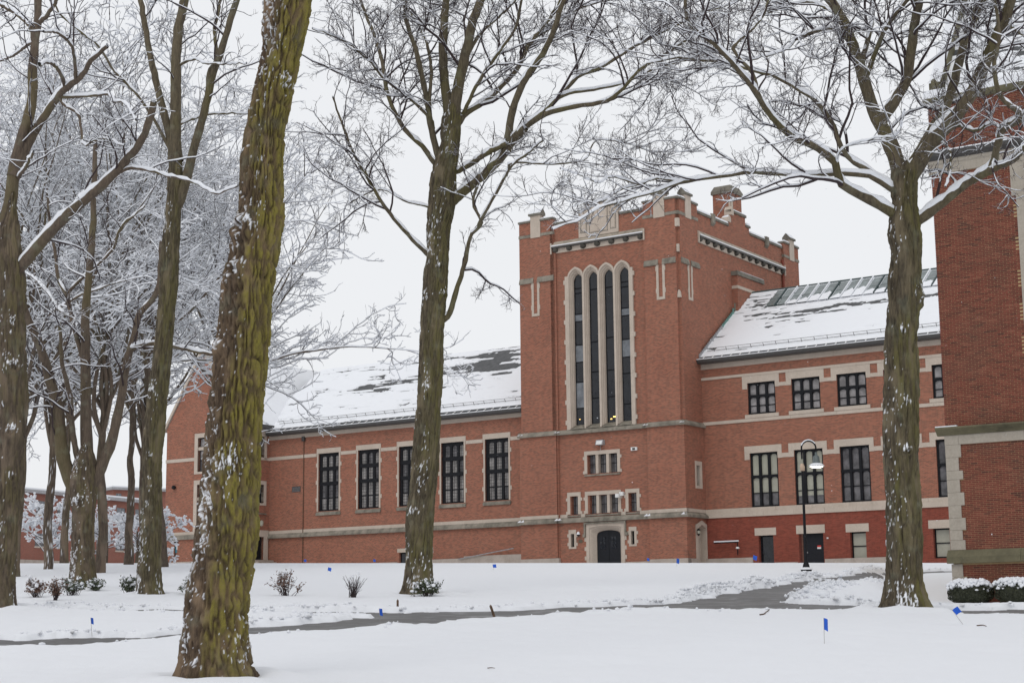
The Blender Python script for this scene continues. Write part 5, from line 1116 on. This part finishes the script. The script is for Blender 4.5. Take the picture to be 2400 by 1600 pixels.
make_tree('slender bare tree with a straight fork left of the mossy foreground trunk', 352, YB, TB, LB, 'bark_m', 41, dict(nth=96, ns=320, amp=.026, cell=.055, flare=1.3, snow_left=.35, moss=.7, knots=((3.6, -1.7, .10, .04), (5.3, -1.9, .10, .04))), dict(dens=(1.2, 2.6, 4.5, 5.0)))
YC = 47.0
TC = [(194, 1376, 32), (194, 1300, 27), (196, 1202, 27.5), (196, 1140, 34), (200, 1090, 28), (203, 1050, 14), (204, 1020, 3)]
LC = [(K4([(500, 1760), (430, 1567), (400, 1250), (330, 1000), (270, 800), (200, 650), (150, 520), (60, 380), (-40, 200)]), 36, 12, -1.5), (K4([(600, 1700), (600, 1567), (590, 1250), (590, 900), (590, 600), (620, 250), (640, 0), (650, -300), (660, -600)]), 30, 11, .5),
      (K4([(640, 1760), (760, 1500), (830, 1200), (870, 950), (930, 720), (960, 600), (1080, 450), (1100, 280), (1110, 100)]), 28, 9, 1.5), (K4([(890, 850), (1060, 800), (1250, 830), (1450, 870), (1560, 850)]), 13, 7, -1.0),
      (K4([(540, 1600), (500, 1400), (480, 1150), (430, 950), (420, 800), (410, 650)]), 16, 7, -2.0), (K4([(580, 950), (500, 650), (460, 480), (400, 350), (380, 170), (350, 0), (330, -200)]), 13, 6, 1.8), (K4([(480, 440), (600, 320), (780, 150), (830, 0), (1000, -150)]), 8, 4, -1.5), (K4([(400, 560), (330, 450), (220, 340), (100, 280)]), 7, 4, 2)]
make_tree('thick short trunk dividing into several snow covered stems at left', 194, YC, TC, LC, 'bark_b', 53, dict(nth=120, ns=200, amp=.028, cell=.06, flare=.8, snow_left=.5, moss=.6, knots=((2.5, -1.6, .25, .09),)), dict(dens=(1.3, 2.8, 4.6, 5.0), rmin=(.012, .009, .0065, .005)))
YD = 36.0
TD = [(0, 1395, 34), (8, 1300, 30), (14, 1202, 32), (22, 1066, 34), (30, 941, 36), (28, 805, 36), (24, 669, 36), (20, 560, 30), (26, 500, 18), (32, 450, 4)]
LD = [(K1([(30, 1600), (70, 1400), (100, 1150), (170, 900), (220, 700), (230, 400), (250, 200), (265, 0), (280, -250)]), 34, 16, 1.0), (K1([(60, 1950), (200, 1770), (380, 1567), (560, 1400), (700, 1280), (850, 1130), (980, 960), (1045, 800), (1060, 700)]), 30, 16, -1.2),
      (K1([(210, 960), (330, 770), (440, 620), (550, 540), (620, 430), (740, 320)]), 26, 9, -1.5), (K1([(445, 600), (400, 480), (330, 430), (270, 450)]), 10, 6, -2), (K1([(520, 560), (510, 400), (490, 310), (400, 230), (300, 220)]), 9, 5, -2.4), (K1([(450, 670), (640, 660), (750, 655), (790, 700), (860, 710), (940, 830)]), 8, 4, -2.5),
      (K1([(440, 720), (540, 790), (560, 900), (580, 1000), (700, 950), (860, 1000)]), 8, 3, -1), (K1([(220, 200), (120, 100), (0, 30), (-100, -20)]), 14, 7, 1.5), (K1([(260, 180), (330, 100), (390, 0), (420, -100)]), 13, 8, -1), (K1([(900, 1160), (1050, 1180), (1150, 1210), (1320, 1250), (1480, 1330), (1560, 1310), (1640, 1280)]), 8, 4, -1), (K1([(210, 300), (100, 380), (0, 420)]), 8, 5, 1), (K1([(120, 1240), (180, 1150), (230, 1050)]), 10, 5, -2)]
make_tree('old bare tree with heavy snow laden limbs at the left edge', 0, YD, TD, LD, 'bark_b', 61, dict(nth=108, ns=300, amp=.032, cell=.06, flare=.8, snow_left=.35, moss=.6, knots=((3.9, -1.3, .16, .06), (5.3, -1.2, .16, .08), (2.9, -1.0, .14, .05), (6.3, -1.2, .12, .05))), dict(dens=(1.1, 2.6, 4.5, 5.0), rmin=(.010, .0075, .0055, .0042)))
# background trees: two grown kinds, each copy its own thing
def proto(seed, H, spread, nl, rt, lo=.27):
    r = np.random.default_rng(seed); n = 24
    tp = np.stack([np.cumsum(r.normal(0, .03, n)), np.cumsum(r.normal(0, .03, n)), np.linspace(-.3, H * .55, n)], -1); tR = np.linspace(rt, rt * .35, n)
    k = nl; zz = np.sort(r.uniform(lo, .58, k)) * H; idx = np.clip((zz / (H * .55) * (n - 1)).astype(int), 2, n - 1); azz = np.arange(k) * 2.4 + r.normal(0, .4, k); inc = r.uniform(.35, .9, k) * spread
    d = np.stack([np.cos(azz) * inc, np.sin(azz) * inc, np.ones(k)], -1)
    P0, R0 = grow(tp[idx], d, H * r.uniform(.42, .62, k), tR[idx] * .62, 29, .05, .018, r, .15)
    P0 = np.concatenate([tp[None, :], np.zeros((0, n, 3))]) if False else P0
    lev, (sv, sq) = crown(P0, R0, r, dens=(1.5, 2.4, 3.0), lens=((1.6, 4.4), (.7, 1.9), (.35, .9)), rmin=(.017, .011, .0085), lift=(.28, .18, .1), snow_levels=3, snow_add=.016, levels=3, t0=.1)
    tv, tq, ta = trunk_mesh(tp[::2], tR[::2], 40, 70, seed, .02, .1, .7, .4, .4)
    lm = [tubes(P0[i:i + 1], R0[i:i + 1], 8) for i in range(k)]
    v, q = join([tubes(P, R, (4, 3, 3)[j]) for j, (P, R) in enumerate(lev)])
    return dict(trunk=mesh_np('trunk', tv, tq, None, ta), limbs=[mesh_np('limb', a, b, None, mossmask(a, seed, .3)) for a, b in lm], crown=mesh_np('crown', v, q), snow=mesh_np('snow_on_branches', sv, sq))
protos = [proto(101, 20, .65, 16, .22), proto(107, 15, 1.05, 19, .20, .40)]
for p_ in protos:
    p_['trunk'].materials.append(MT['bark_b']); p_['crown'].materials.append(MT['twig_far']); p_['snow'].materials.append(MT['branch_snow'])
    for m in p_['limbs']: m.materials.append(MT['bark_b'])
def back_tree(k, px, Y, sc, rz, label, tilt=(0, 0)):
    b = ground_at(px, Y); o = empty('bare_tree', b, rz, label, 'tree', 'bare trees behind the front row'); o.scale = (sc,) * 3; o.rotation_euler = (tilt[0], tilt[1], rz); p_ = protos[k]
    link('trunk', p_['trunk'], None, o)
    for m in p_['limbs']: link('limb', m, None, o)
    link('crown', p_['crown'], None, o); tag(link('snow_on_branches', p_['snow'], None, o), kind='stuff')
for a in [(0, 36, 62, 1.0, .3, 'bare tree with a dark trunk close behind the old tree at the left edge'), (0, 110, 74, 1.05, 1.9, 'snow dusted tree standing behind the gap between the two leftmost trunks'), (0, 232, 66, 1.05, 4.0, 'dark trunked tree right behind the short trunk with several stems'),
          (1, 300, 84, 1.25, 2.2, 'frosted tree whose crown fills the gap left of the slender forked tree'), (1, 508, 96, 1.5, 5.2, 'tall frosted tree whose crown rises behind the mossy foreground trunk'),
          (1, 150, 100, 1.35, .9, 'farthest frosted tree of the left grove'), (0, 330, 105, 1.3, 3.1, 'pale tree behind the slender forked tree')]: back_tree(*a)
back_tree(1, 376, 76, 1.5, 3.9, 'wide frosted tree spreading its branches right of the mossy foreground trunk', (-.02, .13))
# ------------------------------------------------------------------ street lamp, sign, shrubs, flags and other small things
b = hit(1890, 1337.5); YL = b[1]; k_ = YL / F_PX
lamp = empty('street_lamp', b, 0, 'black gooseneck street lamp with a lit bell shade beside the cleared path', 'lamp')
Hp = 303 * k_
def lp(name, mb, mat, par=None, sm=True): return link(name, mb.mesh(name, 0, sm), MT[mat] if isinstance(mat, str) else mat, par or lamp)
lp('base', MB().lathe((0, 0, -.1), [(.19, 0), (.19, .16), (.13, .22), (.10, .34), (.07, .42)], 16), 'black'); lp('snow_cap', MB().lathe((0, 0, .05), [(.24, 0), (.2, .05), (.1, .09)], 12), 'snow')
lp('pole', MB().lathe((0, 0, 0), [(.052, .2), (.048, 2.0), (.042, Hp - 1.0)], 12), 'black'); lp('collar', MB().lathe((0, 0, Hp - 1.05), [(.055, 0), (.085, .02), (.085, .18), (.07, .2), (.05, .26)], 12), plain_mat('brass_collar', (.45, .33, .24), .4, .5))
pts = [(0, Hp - .9)] + [(0, Hp - .6)] + [(.25 - .25 * math.cos(math.pi * i / 12), Hp - .25 + .25 * math.sin(math.pi * i / 12)) for i in range(13)] + [(.50, Hp - .42)]
P_ = np.array([[(x, 0, z) for x, z in pts]]); v, q = tubes(catmull(P_[0], 40)[None], np.full((1, 40), .030), 8); link('gooseneck', mesh_np('gooseneck', v, q), MT['black'], lamp)
v, q = tubes(catmull(np.array([(.25 - .25 * math.cos(math.pi * i / 12), 0, Hp - .22 + .25 * math.sin(math.pi * i / 12)) for i in range(1, 11)]), 20)[None], np.full((1, 20), .030), 6); link('snow_cap', mesh_np('snow_cap', v, q), MT['snow'], lamp)
sh = lp('shade', MB().lathe((.50, 0, Hp - .95), [(.0, .56), (.04, .55), (.04, .45), (.11, .40), (.13, .2), (.17, .14), (.27, .07), (.275, .05), (.25, .05), (.13, .12)], 20), plain_mat('lamp_shade_paint', (.10, .12, .12), .4, .4))
lp('bulb', MB().lathe((.50, 0, Hp - .97), [(0, .02), (.15, .03), (.235, .065), (0, .07)], 16), 'lamp', sh); lp('snow_cap', MB().lathe((.50, 0, Hp - .95), [(.278, .052), (.26, .09), (.19, .15), (.14, .17)], 18), 'snow', sh)

b = ground_at(418, 150); sg = empty('notice_board', b, .1, 'blue and white notice board on two black posts before the gabled wing', 'sign')
def sp_(name, mb, mat, par=None): return link(name, mb.mesh(name), MT[mat], par or sg)
for x in (-.42, .36): sp_('post', MB().box(x, x + .09, -.04, .05, -.6, 1.95), 'black')
bd = sp_('board', MB().box(-.33, .36, -.06, .06, 1.0, 1.92), 'signblue'); sp_('paper', MB().box(-.24, .27, -.075, -.061, 1.28, 1.74), 'white', bd); sp_('board_roof', MB().box(-.5, .52, -.16, .16, 1.93, 2.0), 'black'); sp_('snow_cap', MB().box(-.48, .5, -.14, .14, 2.0, 2.07), 'snow')

# marker flags: wire and a square of blue plastic
def flag(px, py, h, s, lean, turn, label, Y=None, w=1.0):
    b = hit(px, py) if Y is None else ground_at(px, Y)
    o = empty('marker_flag', b, turn, label, 'flag', 'blue utility marker flags in the snow')
    tip = Vector((math.sin(lean) * h, 0, math.cos(lean) * h)); link('wire', MB().tube((0, 0, -.05), tip, .0035 if h < .5 else .005, 5).mesh('wire'), MT['wire'], o)
    d_ = Vector((math.cos(lean), 0, -math.sin(lean))); u = tip.normalized()
    vs_ = []; n = 5
    for i in range(n):
        f_ = i / (n - 1); w_ = Vector((0, .18 * s * math.sin(f_ * 4.2 + px), 0)); drop = Vector((0, 0, -.12 * s * f_))
        vs_ += [tip + d_ * s * w * f_ + w_ * w + drop, tip - u * s * .95 + d_ * s * w * f_ + w_ * w + drop * 1.6]
    m = MB().add(vs_, [(2 * i, 2 * i + 1, 2 * i + 3, 2 * i + 2) for i in range(n - 1)]).mesh('flag', 0, True)
    link('flag', m, MT['blue'], o)
for a in [(1932, 1508, .34, .16, .02, .3, 'crumpled blue marker flag standing upright in the open foreground snow', None, .4), (2262, 1462, .30, .11, -.75, .2, 'blue marker flag leaning left below the clipped hedges'), (216, 1484, .25, .10, -.12, .3, 'blue marker flag left of the mossy trunk above the near path', None, .4),
          (892, 1462, .27, .12, -.1, .3, 'blue marker flag at the tip of the snow island between the paths', None, .45), (1157, 1334, .20, .13, -.2, .3, 'blue marker flag on the lawn left of the tower door'), (1586, 1326.5, .32, .2, .1, .9, 'blue marker flag on the lawn below the tower corner'),
          (767, 1339, .18, .13, .2, .2, 'blue marker flag on the lawn under the leftmost tall window')]: flag(*a)
for a in [(711, 0, .30, .17, .1, .4, 'tiny blue marker flag near the downpipe at the left wing foot', 118), (874, 0, .28, .16, .1, .5, 'tiny blue marker flag at the left wing foot between two tall windows', 112), (1518, 0, .32, .17, 0, .3, 'tiny blue marker flag at the tower foot right of the entrance', 104), (1765, 0, .50, .26, .2, .4, 'blue marker flag by the plinth end near the dark ground floor window', 100)]: flag(*a)
def stake(px, py, h, lean, label):
    b = hit(px, py); o = link('wooden_stake', MB().box(-.018, .018, -.018, .018, -.08, h).add([(-.018, -.018, h), (.018, -.018, h), (.018, .018, h), (-.018, .018, h), (0, 0, h + .03)], [(0, 1, 4), (1, 2, 4), (2, 3, 4), (3, 0, 4)]).mesh('wooden_stake'), MT['wood'], None, b)
    o.rotation_euler = (0, lean, .4); tag(o, label, 'stake', 'wooden stakes by the path')
stake(932, 1424, .15, 0, 'upright brown wooden stake behind the far edge of the path'); stake(1157, 1440, .17, -.35, 'brown wooden stake leaning left at the near edge of the path')
def ground_twig(pts, r0, label):
    q = np.array([hit(*p) + [0, 0, .012] for p in pts]); v, qd = tubes(catmull(q, 12)[None], np.linspace(r0, r0 * .5, 12)[None], 5); c = q.mean(0)
    tag(link('fallen_twig', mesh_np('fallen_twig', v - c, qd), MT['wood'], None, c), label, 'twig', 'twigs lying on the snow')
ground_twig([(1781, 1441), (1790, 1439.5), (1797, 1434), (1804, 1428.5)], .012, 'curved bare twig lying on the snow below the path fork')
ground_twig([(2290, 1467), (2303, 1466), (2312, 1468)], .010, 'short dark twig lying on the snow right of the leaning flag'); ground_twig([(1143, 1567), (1152, 1566.4), (1160, 1567)], .006, 'tiny dark twig on the empty foreground snow')
# broken slab of packed snow on the plough heap
b = hit(1916, 1397); r = np.random.default_rng(5)
V_, T_ = lumps(0, [(0, 0, .10)], .17, .18, 9, 2); V_ *= np.array([1.45, .7, .62]); V_[:, 2] = np.clip(V_[:, 2], -.1, .16)
tag(link('snow_slab', mesh_np('snow_slab', V_, None, T_), MT['snow'], None, b), 'flat slab of packed snow on the heap beside the path fork', 'snow slab')

# shrubs
def leafmat(name, c1, c2):
    m, nt, b_, N, L = newmat(name); n = noise(nt, 14, 3, N('ShaderNodeNewGeometry').outputs['Position']); L(mixc(nt, ramp(nt, n, [(.3, (0, 0, 0)), (.7, (1, 1, 1))]), c1, c2), b_.inputs['Base Color']); b_.inputs['Roughness'].default_value = .55; return m
MT['leaf'] = leafmat('evergreen_leaf', (.022, .035, .014), (.06, .075, .03)); MT['leaf_r'] = leafmat('russet_leaf', (.10, .045, .03), (.17, .10, .065)); MT['hedge'] = leafmat('hedge_leaf', (.014, .018, .009), (.05, .055, .026))
def quads(C, s, r, flat=.5):
    n = len(C); a = r.normal(0, 1, (n, 3)); a[:, 2] *= flat; a /= np.linalg.norm(a, axis=1, keepdims=True); b_ = np.cross(a, r.normal(0, 1, (n, 3))); b_ /= np.linalg.norm(b_, axis=1, keepdims=True) + 1e-9
    L_ = s * r.uniform(.6, 1.3, (n, 1)); V = np.stack([C - a * L_, C + b_ * L_ * .45, C + a * L_, C - b_ * L_ * .45], 1).reshape(-1, 3)
    return V, np.arange(4 * n).reshape(n, 4)
def shrub(px, py, w, h, kind, label, seed, Y=None):
    r = np.random.default_rng(seed); b = hit(px, py) if Y is None else ground_at(px, Y); k = b[1] / F_PX; W, H = w * k / 2, h * k
    o = empty('shrub', b, 0, label, 'shrub'); n = 26 if kind != 'twiggy' else 34
    d = np.stack([r.normal(0, .55, n) * W / H * 1.3, r.normal(0, .55, n) * W / H * 1.3, np.ones(n)], -1); P, R = grow(np.stack([r.normal(0, W * .18, n), r.normal(0, W * .18, n), np.full(n, -.05)], -1), d, H * r.uniform(.6, 1.05, n), np.full(n, .008), 8, .08, .03, r, .4)
    p2, d2, L2, r2 = spawn(P, R, 9, .08, .25, 25, 60, r, .3, .7, .003); P2, R2 = grow(p2, d2, L2, r2, 4, .15, .05, r)
    v, q = join([tubes(P, R, 5), tubes(P2, R2, 3)]); link('stems', mesh_np('stems', v, q), MT['twig'], o)
    ends = np.concatenate([P[:, 5:].reshape(-1, 3), P2[:, 2:].reshape(-1, 3)])
    if kind in ('green', 'russet', 'brown'):
        m = {'green': 900, 'russet': 700, 'brown': 420}[kind]; c = ends[r.choice(len(ends), m)] + r.normal(0, .035, (m, 3)); v, q = quads(c, .035, r, 1)
        link('leaves', mesh_np('leaves', v, q), MT['leaf' if kind == 'green' else 'leaf_r'], o)
    m = {'green': 130, 'russet': 110, 'brown': 45, 'twiggy': 14}[kind]; top = ends[np.argsort(ends[:, 2] + r.normal(0, H * .22, len(ends)))[-max(m * 2, 20):]]; c = top[r.choice(len(top), m)] + [0, 0, .02]
    v, t_ = lumps(0, c, .018, .052 if kind in ('green', 'russet') else .03, seed); tag(link('snow_clumps', mesh_np('snow_clumps', v, None, t_), MT['branch_snow'], o), kind='stuff')
for a in [(86, 1399, 62, 46, 'russet', 'low rounded russet shrub capped with snow near the left edge', 71), (131, 1406, 26, 56, 'brown', 'narrow upright brown leaved shrub between two snowy shrubs at left', 72), (170, 1394, 64, 46, 'green', 'green leaved snowy shrub before the thick short trunk', 73), (222, 1384, 34, 30, 'green', 'small green shrub at the right foot of the thick short trunk', 74),
          (303, 1392, 40, 42, 'green', 'snowy shrub against the left foot of the slender forked tree', 75), (447, 1394, 30, 46, 'green', 'green shrub half hidden behind the left side of the mossy trunk', 76), (668, 1395, 62, 62, 'brown', 'sparse shrub with withered brown leaves right of the mossy trunk', 77), (826, 1399, 36, 56, 'twiggy', 'leafless shrub of upright thin stems left of the middle tree', 78),
          (1000, 1397, 60, 44, 'green', 'snow capped green shrub growing at the foot of the middle tree', 79)]: shrub(*a)
# clipped hedges before the near building
def hedge(u0, u1, v0, v1, z0, z1, label, seed):
    r = np.random.default_rng(seed); cx, cy = (u0 + u1) / 2, (v0 + v1) / 2; ca, sa = math.cos(-YAW), math.sin(-YAW)
    o = empty('clipped_hedge', (NX + cx * ca - cy * sa, NY + cx * sa + cy * ca, z0), -YAW, label, 'hedge', 'clipped hedges before the near brick building')
    hx, hy, H = (u1 - u0) / 2, (v1 - v0) / 2, z1 - z0
    n = 5200; d = r.normal(0, 1, (n, 3)); d /= np.linalg.norm(d, axis=1, keepdims=True); s = (np.abs(d) ** 3).sum(1, keepdims=True) ** -.333; c = d * s * (1 - .22 * r.random((n, 1)) ** 2); c = c * [hx, hy, H / 2] * (1 + (fbm(d[:, 0] * 3 + seed, d[:, 2] * 3, 3)[:, None] - .5) * .22) + [0, 0, H / 2]
    v, q = quads(c, .035, r, 1); link('leaves', mesh_np('leaves', v, q), MT['hedge'], o)
    th, ph = np.meshgrid(np.linspace(0, 2 * np.pi, 48, endpoint=False), np.linspace(-np.pi / 2, np.pi / 2, 24), indexing='ij'); dd = np.stack([np.cos(ph) * np.cos(th), np.cos(ph) * np.sin(th), np.sin(ph)], -1); ss = (np.abs(dd) ** 3).sum(-1, keepdims=True) ** -.333
    cv = dd * ss * .86 * [hx, hy, H / 2] + [0, 0, H / 2]; ii = np.arange(48 * 24).reshape(48, 24); jj = np.roll(ii, -1, 0); q = np.stack([ii[:, :-1], jj[:, :-1], jj[:, 1:], ii[:, 1:]], -1).reshape(-1, 4); link('core', mesh_np('core', cv.reshape(-1, 3), q), MT['hedge'], o)
    up = c[(d[:, 2] > .1)]; w = np.clip(d[d[:, 2] > .1][:, 2] * 2.4 - 1.0 + .5 * vn(up[:, 0] * 6, up[:, 1] * 6 + seed), .02, 1); pk = up[r.choice(len(up), 900, p=w / w.sum())] + [0, 0, .015]
    v, t_ = lumps(0, pk, .035, .09, seed); tag(link('snow_clumps', mesh_np('snow_clumps', v, None, t_), MT['branch_snow'], o), kind='stuff')
hedge(.12, 1.60, -1.35, -.35, .50, 1.34, 'clipped snow topped hedge at the corner of the near brick building', 81); hedge(1.72, 3.4, -1.35, -.35, .50, 1.36, 'clipped snow topped hedge cut by the right picture edge', 82)
# white ornamental trees
def white_tree(px, Y, H, W, label, seed):
    r = np.random.default_rng(seed); b = ground_at(px, Y); o = empty('ornamental_tree', b, 0, label, 'tree', 'snow covered ornamental trees before the low brick building')
    n = 16; d = np.stack([r.normal(0, .8, n), r.normal(0, .8, n), r.uniform(.15, 1, n)], -1); p = np.stack([np.zeros(n), np.zeros(n), r.uniform(.10, .38, n) * H], -1)
    tp = np.array([[(0, 0, -.3), (.05, 0, .2 * H), (0, .05, .4 * H)]]); v, q = tubes(catmull(tp[0], 12)[None], np.linspace(.14, .07, 12)[None], 10); link('trunk', mesh_np('trunk', v, q, None, mossmask(v, seed, .2)), MT['bark_b'], o)
    P, R = grow(p, d, W * r.uniform(.38, .62, n), np.full(n, .05), 10, .10, .03, r, .3); a = spawn(P, R, 3.2, .6, 1.3, 25, 65, r, .2, .6, .015); P1, R1 = grow(*a, 6, .15, .0, r); a = spawn(P1, R1, 4.5, .3, .7, 25, 65, r, .2, .6, .010); P2, R2 = grow(*a, 4, .18, .0, r)
    v, q = join([tubes(P, R, 6), tubes(P1, R1, 4), tubes(P2, R2, 3)]); link('crown', mesh_np('crown', v, q), MT['twig_far'], o)
    v, q = join([snow_on(P1, R1, 4, r, .9, .03, .95), snow_on(P2, R2, 3, r, .9, .028, .98)]); tag(link('snow_on_branches', mesh_np('snow_on_branches', v, q), MT['branch_snow'], o), kind='stuff')
    c = np.concatenate([P1[:, 2:].reshape(-1, 3), P2[:, 1:].reshape(-1, 3)]); c = c[r.choice(len(c), 3000)] + [0, 0, .04]; v, t_ = lumps(0, c, .035, .11, seed); tag(link('snow_clumps', mesh_np('snow_clumps', v, None, t_), MT['branch_snow'], o), kind='stuff')
for a in [(105, 112, 5.2, 6.6, 'rounded white ornamental tree left of the thick short trunk', 91), (246, 116, 5.0, 5.8, 'white ornamental tree peeping out right of the thick short trunk', 92), (318, 114, 5.4, 6.2, 'white ornamental tree with drooping boughs left of the slender forked tree', 93)]: white_tree(*a)
# falling snow
n = 1500; r = np.random.default_rng(99); Yf = 9 + 75 * r.random(n) ** .7; C_ = np.array([at(x, y, Y) for x, y, Y in zip(r.uniform(-200, 2600, n), r.uniform(-100, 1500, n), Yf)]); C_ = C_[C_[:, 2] > gz(C_[:, 0], C_[:, 1]) + .1]
V_, T_ = lumps(0, C_, .0025, .005, 17, 1); tag(link('falling_snow', mesh_np('falling_snow', V_, None, T_), MT['branch_snow']), 'sparse small snowflakes drifting in the air', 'snowflakes', kind='stuff')
